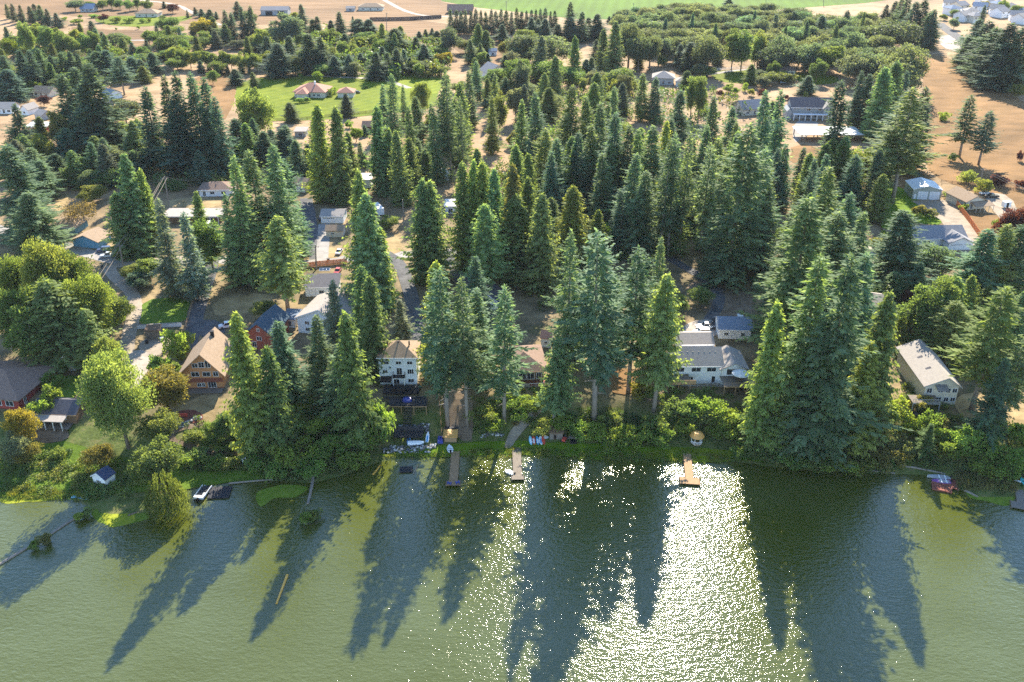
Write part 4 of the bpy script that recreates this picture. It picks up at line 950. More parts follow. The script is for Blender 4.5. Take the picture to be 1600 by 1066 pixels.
# ---- white three storey house above the terraces
W1, w = house("lake_house", "white three storey house with tan hip roof above black terraced decks", 594, 652, 601, 9.0, 8.0, "pale_blue_paint", "roof_tan", "hip", 2.8,
    [("f", -.30, 6.1, 1.5, .95), ("f", .03, 6.1, 1.5, .95), ("f", .33, 6.1, 1.5, .95), ("f", -.34, 3.5, 1.3, 1.0), ("f", .34, 3.2, 1.7, 1.5, "window", "white_paint", "glass", 2), ("f", .34, .7, 1.6, 1.1), ("f", .04, 3.0, 1.5, 2.1, "door"), ("f", -.05, .2, 1.6, 2.1, "door"), ("l", 0, 5.5, 1.2, 1.1), ("r", 0, 5.5, 1.2, 1.1)], fascia="white_paint", vents=3)
deck(W1, -1.2, 1.9, -1.7, -.01, 2.9, "dark_deck", True, "white_paint", 0); railing(W1, [(-1.2, -.05), (-1.2, -1.68), (1.9, -1.68), (1.9, -.05)], 2.9)
hpart(W1, "awning", "dark_metal", lambda b: b.prism([(-4.6, -.02, 2.5), (-4.6, -2.4, 2.0), (-4.6, -2.4, 2.08), (-4.6, -.02, 2.58)], (3.0, 0, 0)))
# ---- timber A-frame cabin
A1, w = house("timber_cabin", "orange timber cabin with steep grey roof and gable full of windows", 288, 350, 607, 14, 5.0, "orange_wood", "roof_tan", "gy", 5.4,
    [("f", -.13, 6.2, 1.5, 1.3), ("f", .03, 6.2, 1.5, 1.7), ("f", .19, 6.2, 1.4, 2.1), ("f", -.16, 3.6, 2.1, 1.4), ("f", .12, 3.6, 2.1, 1.4), ("f", -.1, .5, 1.1, 1.2), ("f", .0, .5, .9, 1.2), ("f", .22, .25, 2.2, 1.8, "door", "white_paint", "glass", 2), ("f", .35, 3.6, 1.4, 1.4)], yaw=2, eave=1.0, fascia="tan_wood", apex=.06, chim=(.1, .75, "dark_metal"))
hpart(A1, "lower_wall", "red_wood", lambda b: b.box(-w/2-.05, w/2+.05, -.12, -.003, -1.0, .24).box(-w/2-.05, w/2+.05, -.16, -.003, 1.95, 3.1))
deck(A1, -w/2, w/2, -2.6, -.2, .12, "weathered_wood", True, "brown_wood", -1.5)
# ---- brown hip roofed house at the left edge
B1, w = house("lake_house", "red walled house with wide grey brown hip roof at the left edge", -75, 36, 636, 17, 3.0, "red_paint", "roof_brown", "hip", 3.4,
    [("f", .36, .8, 2.2, 1.6), ("f", .18, .8, 2.2, 1.6), ("r", -.35, .4, 1.1, 2.1, "door"), ("r", .1, 1.0, 1.4, 1.1)], yaw=-8, eave=1.0, fascia="brown_wood")
# ---- cottage with porch posts
C1, w = house("cottage", "small cottage with dark shingle roof and white porch posts", 52, 122, 660, 7.5, 2.4, "brown_wood", "roof_dark", "gx", 1.9,
    [("f", -.3, .9, 1.6, 1.2), ("f", -.05, .2, 1.0, 2.0, "door"), ("f", .2, .9, 1.6, 1.2)], yaw=-4, vents=0, eave=.3, fascia="tan_wood", chim=(-.25, .4, "dark_metal"))
hpart(C1, "porch_roof", "roof_light", lambda b: b.prism([(-w/2-.3, -.36, 2.25), (-w/2-.3, -3.0, 1.95), (-w/2-.3, -3.0, 2.1), (-w/2-.3, -.36, 2.4)], (w*.86, 0, 0)))
for k in range(5): hpart(C1, "porch_post", "white_paint", lambda b, x=-w/2+.1+k*w*.19: b.box(x, x+.2, -2.85, -2.65, -1.5, 1.95))
deck(C1, -w/2, w*.42, -3.0, -.02, .05, "weathered_wood", False)
# ---- cream shed, small white shed at the shore
house("garden_shed", "cream garden shed with brown gable roof behind the broad light green tree", 92, 119, 580, 5.5, 2.9, "cream_paint", "roof_tan", "gy", 1.7, [("f", -.12, 1.2, .5, .9, "window", "cream_paint"), ("f", .1, 1.2, .5, .9, "window", "cream_paint")], yaw=5, cat="shed", eave=.35, fascia="cream_paint")
house("boat_shed", "little white shed with dark navy gable roof at the shore", 144, 170, 761, 3.0, 2.6, "white_paint", "roof_navy", "gy", 1.2, [("f", -.02, 1.0, 1.5, .95, "window", "white_paint", "glass", 2)], yaw=-24, cat="shed", eave=.25, fascia="white_paint", base=.8)
# ---- blue garage and house
house("garage", "bright blue double garage with tan gable roof", 113, 157, 387, 8, 2.6, "blue_paint", "roof_tan", "gy", 2.0, [("G", "f", -.22, 3.0, 2.3, "blue_paint"), ("G", "f", .22, 3.0, 2.3, "blue_paint")], yaw=-12, cat="garage", eave=.6, fascia="roof_tan")
house("house", "teal blue bungalow with tan hip roof behind the blue garage", 78, 120, 366, 9, 2.6, "teal_paint", "roof_tan", "hip", 2.2, [("f", .15, .8, 1.8, 1.3), ("f", -.2, .8, 1.8, 1.3)], yaw=-6, eave=.6, fascia="white_paint")
house("house", "white bungalow with brown hip roof beside the dry lawn", 313, 362, 307, 9, 2.7, "white_paint", "roof_brown", "hip", 2.3, [("f", -.35, .2, 1.2, 2.1, "door"), ("f", -.1, .9, 1.8, 1.2), ("f", .25, .9, 1.8, 1.2)], yaw=4, eave=.7, fascia="white_paint", group=None)
L1, w = house("carport", "long low carport building with flat tan roof", 258, 345, 349, 8, 2.7, "brown_wood", "roof_light", "flat", 0, [("f", .3, .2, 3, 2.0, "window", "white_paint"), ("f", .1, .2, 3, 2.0)], eave=.8, cat="carport", fascia="white_paint")
for k in range(4): hpart(L1, "carport_post", "white_paint", lambda b, x=w*(.05+.14*k): b.box(x, x+.2, -.75, -.55, -.3, 2.7))
# ---- houses between the firs in the middle left
house("house", "dark roofed house with a solar panel beside the orange fence", 478, 528, 463, 8, 3.0, "white_paint", "roof_dark", "shed", 1.0, [("f", 0, .9, 1.6, 1.2), ("f", .3, .9, 1.4, 1.2)], eave=.5, fascia="white_paint", yaw=3)
house("house", "white house with pale pinkish grey gable roof between the firs", 464, 530, 523, 15, 5.0, "white_paint", "roof_light", "gy", 3.2, [("f", -.25, 2.9, 1.4, 1.2), ("f", .1, 2.9, 1.4, 1.2), ("f", -.25, .8, 1.4, 1.2)], yaw=-14, eave=.6, fascia="white_paint", apex=.08)
house("outbuilding", "small blue grey outbuilding with a flat glazed roof", 443, 462, 512, 5, 2.8, "white_paint", "roof_blue", "shed", .6, [("f", 0, .6, 1.6, 1.6)], yaw=-8, cat="shed")
house("house", "red brown gabled house with dark teal roof behind the tall lakeside cedars", 388, 428, 546, 12, 5.2, "red_wood", "roof_teal", "gy", 3.0, [("f", -.02, 5.6, .9, 1.0), ("f", -.02, 2.8, 1.6, 1.3), ("f", -.25, .6, 1.4, 1.8, "door")], yaw=-10, eave=.7, fascia="roof_teal")
house("garage", "white garage with glazed door and pale flat gable roof", 502, 537, 349, 8, 2.8, "white_paint", "roof_light", "gx", 1.3, [("G", "f", -.15, 4.6, 2.3, "white_paint", True)], cat="garage", eave=.4, fascia="white_paint")
house("outbuilding", "small cream outbuilding with tan roof beside the white garage", 510, 536, 371, 5, 2.6, "cream_paint", "roof_tan", "gx", 1.2, [("f", -.1, 1.1, 1.1, .8)], cat="shed", eave=.4)
house("shed", "open white shed half hidden between two tall cedars", 556, 580, 294, 6, 3.6, "white_paint", "white_sheet", "shed", .7, [("f", -.1, .1, 2.0, 2.8, "door", "white_paint", "dark_metal", 0)], cat="shed", eave=.5)
house("house", "tan roofed cream house behind the asphalt drive", 455, 478, 300, 8, 3.0, "cream_paint", "roof_tan", "gx", 2.0, [("f", .2, .8, 1.2, 1.2)], eave=.5, yaw=-20)
house("cottage", "tiny white cottage with dark roof behind a cedar trunk", 748, 777, 483, 8, 3.0, "white_paint", "roof_dark", "gy", 2.0, [("f", 0, .9, 1.7, 1.1, "window", "white_paint", "glass", 2)], yaw=-10, eave=.6, fascia="white_paint")
# ---- brown hip roof house in the middle
D1, w = house("lake_house", "brown hip roofed lake house with red deck behind the small cedar", 792, 850, 596, 13, 3.2, "brown_wood", "roof_brown", "hip", 3.2,
    [("f", -.28, .6, 1.7, 2.0), ("f", -.08, .6, 2.0, 2.0), ("f", .14, .6, 2.0, 2.0), ("f", .36, .6, 1.4, 1.9)], yaw=6, eave=1.1, fascia="tan_wood", base=4)
deck(D1, -w/2, w*.56, -3.4, -.02, .2, "red_wood", True, "red_wood", -3.5); railing(D1, [(-w/2, -3.36), (w*.56, -3.36), (w*.56, -.1)], .2, 1.0, "white_paint", .6)
house("garden_shed", "white garden shed with red brown roof beside the brown roofed house", 845, 860, 543, 4, 3.0, "white_paint", "roof_red", "gx", 1.3, [("f", 0, 1.2, .8, .8)], yaw=-12, cat="shed", eave=.3)
E1, w = house("lake_cabin", "red lakeside cabin with a red deck behind the two bare trunks", 722, 745, 588, 7, 3.0, "red_paint", "roof_brown", "gx", 1.6, [("f", -.2, .8, 1.2, 1.2), ("f", .2, .8, 1.2, 1.2)], eave=.5, cat="cabin", base=3)
deck(E1, -w/2-2.5, w/2+1.5, -4.5, -.02, -.3, "red_wood", True, "red_wood", -4); railing(E1, [(-w/2-2.5, -4.46), (w/2+1.5, -4.46)], -.3, 1.0, "red_paint", .5)
# ---- white house with the umbrella
F1, w = house("lake_house", "long white two storey house with grey tan roof and two raised decks", 1050, 1124, 599, 9.5, 5.6, "white_paint", "roof_light", "gx", 2.6,
    [("f", -.36, 3.5, 2.3, 1.6), ("f", -.02, 3.5, 2.5, 1.3), ("f", .30, 3.5, 2.5, 1.3), ("f", -.12, 1.0, 1.5, 1.1), ("f", .36, .1, 1.0, 2.1, "door", "white_paint", "glass", 0)], eave=.7, fascia="white_paint", vents=8, base=3, yaw=1)
# right wing with its own gable, deck and skylights are parts of the same house
hpart(F1, "wing_wall", "white_paint", lambda b: b.prism([(w/2+.005, -1.2, -3), (w/2+6.2, -1.2, -3), (w/2+6.2, -1.2, 5.2), (w/2+3.1, -1.2, 6.6), (w/2+.005, -1.2, 5.2)], (0, 9.8, 0)))
def wingroof(b):
    for s in (-1, 1): b.prism([(w/2+3.1, -1.9, 6.63), (w/2+3.1+s*3.9, -1.9, 4.87), (w/2+3.1+s*3.9, -1.9, 5.09), (w/2+3.1, -1.9, 6.85)], (0, 10.6, 0))
hpart(F1, "wing_roof", "roof_light", wingroof)
hpart(F1, "wing_window", "white_paint", lambda b: b.box(w/2+1.2, w/2+4.6, -1.30, -1.204, 3.2, 5.0)); hpart(F1, "wing_pane", "glass", lambda b: b.box(w/2+1.3, w/2+4.5, -1.34, -1.304, 3.3, 4.9))
deck(F1, w/2-.5, w/2+8.5, -6.8, -1.35, 2.9, "weathered_wood", True, "tan_wood", -4); railing(F1, [(w/2-.5, -6.76), (w/2+8.5, -6.76), (w/2+8.5, -1.4)], 2.9, 1.0, "tan_wood", .35)
deck(F1, -w/2-2.2, -w*.18, -4.2, -.05, 2.9, "weathered_wood", True, "tan_wood", -4)
hpart(F1, "rail_screen", "tan_wood", lambda b: [b.box(-w/2-2.2+k*1.9, -w/2-2.2+k*1.9+1.8, -4.3, -4.22, 2.1, 3.4) for k in range(4)])
hpart(F1, "rear_roof", "roof_light", lambda b: b.prism([(-w*.22, 9.9, 6.3), (-w*.22, 14.0, 8.0), (-w*.22, 18.2, 6.3)], (w*.75, 0, 0)))
hpart(F1, "rear_wall", "white_paint", lambda b: b.box(-w*.20, w*.51, 9.6, 17.8, -1, 6.29))
G1, w = house("garage", "white garage with blue grey gable roof behind the long white house", 1123, 1172, 530, 8, 3.2, "white_paint", "roof_blue", "gx", 1.9, [("f", -.28, 1.1, 1.3, 1.0), ("f", -.02, 1.6, .5, .5), ("f", .25, .9, 1.2, 1.2)], cat="garage", eave=.5, fascia="white_paint", yaw=-3)
hpart(G1, "skylight", "white_sheet", lambda b: b.box(w*.12, w*.30, 4.2, 6.0, 5.15, 5.3))
# ---- grey house at right
H1, w = house("lake_house", "grey lake house with many small square windows beside the large pale fir", 1440, 1491, 632, 20, 5.6, "cream_paint", "roof_light", "gy", 2.3,
    [("f", -.02, 3.5, 1.3, 1.3), ("f", .2, 3.5, 1.3, 1.3), ("f", .4, 3.5, 1.3, 1.3), ("f", -.02, .9, 1.3, 1.3), ("f", .2, .9, 1.3, 1.3), ("f", .4, .9, 1.3, 1.3), ("f", -.36, 3.3, 1.4, 1.5)], yaw=-2, eave=.7, fascia="grey_paint", apex=.12, base=4, trim="white_paint")
for y_ in (6.0, 12.0): hpart(H1, "dormer_band", "roof_dark", lambda b: b.prism([(-w*.12, y_, 6.5), (-w*.46, y_, 5.0), (-w*.46, y_, 5.9), (-w*.12, y_, 7.3)], (0, .9, 0)))
hpart(H1, "porch_roof", "roof_grey", lambda b: b.prism([(-w*.22, -.02, 5.7), (w*.12, -.02, 5.7), (w*.12, -2.2, 5.1), (-w*.22, -2.2, 5.1)], (0, 0, .2)))
deck(H1, -w/2-4, -w*.16, -4.0, -.05, 2.7, "weathered_wood", True, "grey_paint", -4); railing(H1, [(-w/2-4, -3.96), (-w*.16, -3.96)], 2.7, 1.0, "grey_paint", .35)
hpart(H1, "lower_deck", "dark_deck", lambda b: b.box(-w/2-4, -w*.16, -6.0, -4.2, .1, .3))
# ---- the right hand plots
house("barn_garage", "grey metal barn with pale gable roof and two white garage doors", 1425, 1468, 312, 11, 4.2, "sage_paint", "roof_metal", "gy", 1.5, [("G", "f", -.14, 4.0, 3.4), ("G", "f", .27, 4.0, 3.4), ("f", -.41, .1, .9, 2.1, "door", "white_paint", "white_paint", 0)], yaw=-5, cat="garage", eave=.3, fascia="white_paint")
K1, w = house("outbuilding", "brown roofed cream outbuilding with lean-to right of the orange fence", 1505, 1540, 327, 12, 3.4, "cream_paint", "roof_tan", "gy", 2.0, [("f", -.2, .3, 1.0, 1.9, "door"), ("f", .2, 1.0, 1.2, .9)], yaw=14, cat="outbuilding", eave=.5, fascia="roof_tan")
hpart(K1, "lean_to_roof", "roof_tan", lambda b: b.prism([(-w*.3, -.05, 3.2), (-w*.3, -4.0, 2.3), (-w*.3, -4.0, 2.45), (-w*.3, -.05, 3.35)], (w*.95, 0, 0)))
for k in range(5): hpart(K1, "lean_to_post", "cream_paint", lambda b, x=-w*.28+k*w*.22: b.box(x, x+.15, -3.85, -3.7, -.3, 2.33))
M1, w = house("ranch_house", "grey roofed ranch house with twin glazed garage doors", 1408, 1508, 384, 11, 2.9, "white_paint", "roof_grey", "gx", 2.6, [("f", -.3, .8, 2, 1.3), ("f", -.1, .8, 1.6, 1.3)], yaw=3, eave=.6, fascia="white_paint")
hpart(M1, "garage_wall", "white_paint", lambda b: b.prism([(w*.14, -4.5, -1), (w*.52, -4.5, -1), (w*.52, -4.5, 2.9), (w*.33, -4.5, 4.6), (w*.14, -4.5, 2.9)], (0, 4.49, 0)))
def gr(b):
    for s in (-1, 1): b.prism([(w*.33, -5.1, 4.65), (w*.33+s*(w*.19+.6), -5.1, 2.5), (w*.33+s*(w*.19+.6), -5.1, 2.72), (w*.33, -5.1, 4.87)], (0, 9.5, 0))
hpart(M1, "garage_roof", "roof_grey", gr)
for x0, x1 in ((.17, .36), (.38, .49)):
    gd = hpart(M1, "garage_door", "white_paint", lambda b: [b.box(w*x0, w*x1, -4.56, -4.505, .05+.55*k, .57+.55*k) for k in range(4)])
    b = MB(); [b.box(w*x0 + (w*(x1-x0))*(k+.25)/6, w*x0 + (w*(x1-x0))*(k+.75)/6, -4.58, -4.563, 1.8, 2.1) for k in range(6)]; b.build("pane", "glass", gd)
house("house", "small house with sunlit white roof between the right hand firs", 1352, 1388, 497, 12, 3.0, "white_paint", "roof_light", "gx", 2.2, [("f", -.2, .8, 1.5, 1.2), ("f", .2, .8, 1.5, 1.2)], yaw=-18, eave=.6)
N1, w = house("mansion", "big grey two storey house with white gables and balcony", 1236, 1300, 186, 13, 6.2, "grey_paint", "roof_dark", "gx", 3.6,
    [("f", -.1, 4.3, 2, 1.3), ("f", .16, 4.3, 1.6, 1.3), ("f", -.3, .8, 2.2, 1.6), ("f", -.1, .8, 2.2, 1.6), ("f", .1, .8, 2.2, 1.6), ("f", .38, 4.0, 2.2, 1.8), ("f", .38, .6, 2.2, 2)], eave=.7, fascia="white_paint", yaw=-4)
hpart(N1, "gable", "grey_paint", lambda b: b.prism([(w*.24, -2, -1), (w*.5, -2, -1), (w*.5, -2, 6.2), (w*.37, -2, 9), (w*.24, -2, 6.2)], (0, 6, 0)))
def ngr(b):
    for s in (-1, 1): b.prism([(w*.37, -2.6, 9.05), (w*.37+s*w*.16, -2.6, 5.6), (w*.37+s*w*.16, -2.6, 5.9), (w*.37, -2.6, 9.35)], (0, 8, 0))
hpart(N1, "gable_roof", "roof_light", ngr)
hpart(N1, "porch", "white_paint", lambda b: [b.box(-w*.48, w*.5, -4.4, -2.05, 3.0, 3.3)] + [b.box(-w*.48+k*w*.137, -w*.48+k*w*.137+.4, -4.3, -3.9, -.5, 2.99) for k in range(8)])
hpart(N1, "garage_wing", "grey_paint", lambda b: b.prism([(-w*.62, -1, -1), (-w*.505, -1, -1), (-w*.505, -1, 4), (-w*.56, -1, 5.6), (-w*.62, -1, 4)], (0, 10, 0)))
Q1, w = house("canopy", "open arena canopy with bright white roof on posts", 1252, 1345, 222, 14, 3.6, "brown_wood", "white_sheet", "hip", 2.0, (), eave=1.0, cat="canopy", base=.2)
bpy.data.objects.remove([c for c in Q1.children if c.name.startswith("wall")][0])
for k in range(6):
    for y_ in (0, 13.6): hpart(Q1, "canopy_post", "brown_wood", lambda b, x=-w/2+k*w/5: b.box(x-.2, x+.2, y_, y_+.4, -.5, 3.6))
# ---- farther houses
WS = [("f", -.3, .9, 1.8, 1.3), ("f", 0, .3, 1.3, 2.1, "door"), ("f", .3, .9, 1.8, 1.3)]
Rr, w = house("farmhouse", "wide house with pinkish red hip roof on the bright lawn", 460, 508, 153, 15, 3.2, "cream_paint", "roof_red", "hip", 4.0, WS + [("f", .15, .9, 1.4, 1.3), ("f", -.15, .9, 1.4, 1.3)], eave=.9, chim=(.12, .4, "white_paint"), yaw=-5)
hpart(Rr, "front_wing", "cream_paint", lambda b: b.box(-w*.36, -w*.02, -4.5, -.01, -.5, 3.19)); hpart(Rr, "wing_roof", "roof_red", lambda b: b.solid([(-w*.40, -5.3, 3.2), (w*.02, -5.3, 3.2), (w*.02, 3, 3.6), (-w*.40, 3, 3.6), (-w*.19, -.5, 5.4), (-w*.19, 5, 5.6)], ((0,1,4), (1,2,5,4), (3,0,4,5), (0,3,2,1), (2,3,5))))
house("garage", "small garage with pinkish red hip roof behind the grey spruce", 528, 552, 153, 9, 2.8, "cream_paint", "roof_red", "hip", 2.6, [("G", "f", 0, 4, 2.3)], cat="garage", eave=.6)
house("house", "grey house with white gable trim behind the tall yellow poplar", 762, 792, 124, 12, 4.5, "white_paint", "roof_grey", "gy", 4.2, [("f", 0, 4.4, 1.8, 1.6), ("f", -.25, 1, 1.8, 1.5), ("f", .25, 1, 1.8, 1.5)], yaw=28, eave=.9, fascia="white_paint")
house("house", "low house with whitish roof among the far mixed trees", 548, 578, 96, 10, 2.8, "cream_paint", "roof_light", "hip", 2.4, WS, eave=.7)
house("house", "sprawling house with pale grey roof behind the small poplars", 1020, 1052, 133, 12, 4.0, "grey_paint", "roof_light", "hip", 3.4, WS, eave=.8, yaw=-8)
house("garage", "grey garage with pale hip roof beside the two poplars", 1056, 1078, 136, 9, 3.0, "white_paint", "roof_light", "hip", 2.4, [("G", "f", 0, 4.5, 2.3)], cat="garage", eave=.6, yaw=-8)
house("house", "house with brown roof hidden in front of the oak wood", 1040, 1062, 90, 10, 3.2, "cream_paint", "roof_brown", "gx", 2.8, WS, eave=.7)
house("house", "long house with slate grey roof and pale gable left of the big grey house", 1158, 1200, 180, 11, 3.6, "cream_paint", "roof_grey", "gx", 3.4, WS, eave=.7, yaw=18)
house("house", "brown roofed house behind the round yellow green bush", 1218, 1242, 118, 10, 3.2, "cream_paint", "roof_brown", "hip", 2.8, WS, eave=.7)
house("farmhouse", "tan roofed house on the far green lawn at upper left", 212, 246, 27, 13, 3.0, "cream_paint", "roof_tan", "hip", 3.2, WS, eave=.8)
house("house", "blue grey roofed house among the far upper left trees", 126, 146, 19, 12, 3.0, "grey_paint", "roof_blue", "gx", 3.4, WS, eave=.7)
house("barn", "long dark grey barn at the top of the tan field", 408, 450, 24, 12, 4.2, "grey_paint", "roof_grey", "gx", 2.4, [("G", "f", -.2, 6, 3.4, "dark_metal"), ("G", "f", .25, 6, 3.4, "dark_metal")], cat="barn", eave=.5)
house("farmhouse", "far farmhouse with round dark tree at the roadside fields", 560, 598, 17, 12, 3.2, "cream_paint", "roof_tan", "hip", 2.8, WS, eave=.7)
house("outbuilding", "low grey outbuilding left of the far farmhouse", 541, 554, 18, 7, 2.6, "grey_paint", "roof_light", "gx", 1.5, [("f", 0, .5, 2, 1.5)], cat="outbuilding")
house("farmhouse", "dark brown roofed farmhouse behind the windbreak hedge", 700, 738, 22, 14, 3.2, "brown_wood", "roof_brown", "gx", 4.0, WS, eave=.9)
house("greenhouse", "pale greenhouse like shed above the tan clearing", 733, 748, 82, 9, 3.2, "white_paint", "white_sheet", "gy", 2.2, [("f", 0, .2, 2, 2.2, "door")], cat="greenhouse", yaw=-24)
house("outbuilding", "small pale blue outbuilding right of the greenhouse", 764, 776, 87, 6, 3.0, "pale_blue_paint", "roof_blue", "gx", 1.4, [("f", 0, .5, 1.6, 1.6)], cat="outbuilding")
house("house", "grey house with pale roof at the far left behind the small fir", -6, 20, 178, 9, 3.0, "white_paint", "roof_light", "gx", 2.2, WS, eave=.6)
house("cottage", "tiny white cottage between two small houses at the left", 32, 46, 180, 8, 3.0, "white_paint", "roof_light", "gy", 2.2, [("f", 0, .8, 1.4, 1.2)], yaw=-16, eave=.5)
house("house", "brown roofed bungalow beside the dark red tree", 50, 80, 152, 9, 2.8, "cream_paint", "roof_tan", "gx", 2.6, WS, eave=.7, yaw=-14)
house("outbuilding", "grey roofed shed just right of the tiny white cottage", 52, 70, 187, 7, 2.6, "grey_paint", "roof_light", "gx", 1.8, [("f", 0, .5, 1.4, 1.4)], yaw=-30, cat="outbuilding")
house("barn", "long low red barn with pale roof at the left", 43, 74, 208, 7, 3.0, "red_paint", "white_sheet", "shed", .6, [("f", -.2, .5, 3, 1.6, "door"), ("f", .25, .5, 3, 1.6, "door")], cat="barn", eave=.5)
house("house", "blue grey roofed house right of the dark fir stand", 156, 174, 156, 9, 2.8, "pale_blue_paint", "roof_blue", "gx", 2.4, WS, eave=.6, yaw=-30)
house("outbuilding", "brown hut between the cedars below the bright lawn", 567, 584, 207, 7, 3.0, "brown_wood", "roof_brown", "gx", 1.8, [("f", 0, .5, 1.4, 1.4)], cat="hut")
house("shed", "grey stable shed below the wide lawn", 461, 478, 214, 6, 2.6, "grey_paint", "roof_light", "shed", .6, [("f", 0, .4, 2, 1.6, "door")], cat="shed")
AR, w = house("quonset_hut", "arched pale storage hut in front of the bare fir trunks", 680, 700, 285, 9, 1.2, "white_sheet", "white_sheet", "flat", 0, (), cat="hut", eave=0, base=.3)
for c in list(AR.children): bpy.data.objects.remove(c)
arc = [(w/2*math.cos(math.pi*k/10), 0, 3.6*math.sin(math.pi*k/10)) for k in range(11)]
hpart(AR, "arched_shell", "white_sheet", lambda b: b.prism(arc, (0, 9, 0))); hpart(AR, "doorway", "dark_metal", lambda b: b.prism([(x*.62, -.03, z*.74) for x, _, z in arc], (0, .025, 0)))
house("shed", "dim white shed behind the double topped cedar", 696, 712, 334, 6, 3.0, "white_paint", "white_sheet", "shed", .6, [("f", 0, .3, 1.8, 1.9, "door")], cat="shed")
ES = ["pale roofed", "slate roofed", "blue grey roofed", "tan roofed"]
est = [(1484,14,"roof_light","white_paint"),(1493,24,"roof_blue","white_paint"),(1506,18,"roof_grey","cream_paint"),(1518,28,"roof_light","pale_blue_paint"),(1530,20,"roof_blue","white_paint"),(1528,36,"roof_grey","cream_paint"),(1512,34,"roof_light","white_paint"),
       (1548,14,"roof_grey","cream_paint"),(1556,24,"roof_light","white_paint"),(1564,16,"roof_blue","cream_paint"),(1570,28,"roof_grey","pale_blue_paint"),(1580,20,"roof_light","white_paint"),(1588,34,"roof_grey","white_paint"),(1598,26,"roof_blue","cream_paint"),(1604,38,"roof_light","white_paint"),(1538,9,"roof_light","white_paint")]
nice = {"roof_light": "pale", "roof_blue": "blue grey", "roof_grey": "slate grey"}; nw = {"white_paint": "white", "cream_paint": "cream", "pale_blue_paint": "pale blue"}
order = sorted(range(len(est)), key=lambda i: est[i][0])
for rank, i in enumerate(order):
    x, y, rf_, wl_ = est[i]
    ordn = ["first","second","third","fourth","fifth","sixth","seventh","eighth","ninth","tenth","eleventh","twelfth","thirteenth","fourteenth","fifteenth","sixteenth"][rank]
    house("estate_house", f"{nw[wl_]} estate house with {nice[rf_]} roof, {ordn} from the left at upper right", x-10, x+10, y, 11, 5.4, wl_, rf_, "hip" if i % 2 else "gx", 2.8, [("f", -.28, 3.4, 1.6, 1.3), ("f", .28, 3.4, 1.6, 1.3), ("f", .25, .8, 1.8, 1.3), ("G", "f", -.22, 4.4, 2.3)], eave=.6, yaw=(-20, 14, 30, -8)[i % 4], group="houses of the far estate")
# ------------------------------------------------------------------ vehicles
def car(name, label, px, py, paint, style="sedan", yaw=0.0, cat="car", s=1.0, group="cars parked by the houses"):
    c = P(px, py); r = thing(name, label, cat, (c.x, c.y, c.z + .10), R(yaw), group)
    Lh, Wd, H1, H2 = {"sedan": (2.3, .9, .85, 1.42), "suv": (2.4, .95, 1.0, 1.78), "pickup": (2.8, .98, 1.02, 1.82), "van": (2.7, 1.0, 1.05, 2.15)}[style]
    b = MB(); hood = -Lh
    prof = [(-Lh, .35), (-Lh-.05, .6), (-Lh+.15, H1-.12), (-Lh+1.0, H1), (Lh-.15, H1), (Lh, H1-.15), (Lh+.03, .4), (Lh-.2, .30), (-Lh+.25, .30)]
    b.prism([(x, -Wd, z) for x, z in prof], (0, 2*Wd, 0))
    body = b.build("body", paint, r, bevel=.06)
    cab = {"sedan": (-.95, -.35, 1.1, 1.75), "suv": (-1.2, -.6, 2.1, 2.35), "pickup": (-1.3, -.6, .55, .75), "van": (-1.9, -1.2, 2.45, 2.6)}[style]
    b = MB(); a0, a1, a2, a3 = cab; q = Wd - .06; t = Wd - .22
    b.solid([(a0,-q,H1+.003),(a3,-q,H1+.003),(a3,q,H1+.003),(a0,q,H1+.003),(a1,-t,H2),(a2,-t,H2),(a2,t,H2),(a1,t,H2)], ((3,2,1,0),(4,5,6,7),(0,1,5,4),(1,2,6,5),(2,3,7,6),(3,0,4,7)))
    b.build("cabin", paint, r)
    def pane(p): 
        b = MB(); p = [Vector(v) for v in p]; n = (p[1]-p[0]).cross(p[3]-p[0]).normalized(); cc = sum(p, Vector())/4
        if n.dot(cc - Vector(((a1+a2)/2, 0, (H1+H2)/2))) < 0: n = -n
        b.prism([cc + (v-cc)*.84 + n*.004 for v in p], n*.015); b.build("window", "glass", r)
    pane([(a0,-q,H1),(a0,q,H1),(a1,t,H2),(a1,-t,H2)]); pane([(a3,q,H1),(a3,-q,H1),(a2,-t,H2),(a2,t,H2)])
    pane([(a0,-q,H1),(a3,-q,H1),(a2,-t,H2),(a1,-t,H2)]); pane([(a3,q,H1),(a0,q,H1),(a1,t,H2),(a2,t,H2)])
    if style == "pickup": hpart(r, "cargo_bed", "rubber", lambda b: b.box(.95, Lh-.12, -Wd+.12, Wd-.12, H1+.004, H1+.03))
    for sx in (-Lh+.9, Lh-.85):
        for sy in (-1, 1):
            b = MB(); b.tube([(sx, sy*(Wd-.2), .36), (sx, sy*(Wd+.03), .36)], .36, 12); w = b.build("wheel", "rubber", r)
            b = MB(); b.tube([(sx, sy*(Wd+.032), .36), (sx, sy*(Wd+.05), .36)], .2, 10); b.build("hubcap", "chrome", w)
    for sy in (-1, 1):
        hpart(r, "headlight", "chrome", lambda b: b.box(-Lh-.09, -Lh-.0, sy*Wd*.65-.16, sy*Wd*.65+.16, .58, .74))
        hpart(r, "tail_light", "car_red", lambda b: b.box(Lh+.01, Lh+.06, sy*Wd*.75-.12, sy*Wd*.75+.12, .62, .82))
    return r
car("parked_car", "dark blue suv parked in front of the blue garage", 163, 393, "car_blue", "suv", 12)
car("parked_car", "silver pickup parked beside the dark blue suv", 170, 402, "car_silver", "pickup", 14)
car("parked_car", "white car behind the timber cabin on the asphalt drive", 355, 512, "car_white", "suv", 20)
car("parked_car", "white van in front of the long flat roofed carport", 325, 357, "car_white", "van", 84, "van")
car("parked_car", "dark car just below the white van by the carport", 333, 366, "car_black", "sedan", 80)
car("parked_car", "white suv nearest the house on the bright gravel parking area", 1096, 522, "car_white", "suv", 6)
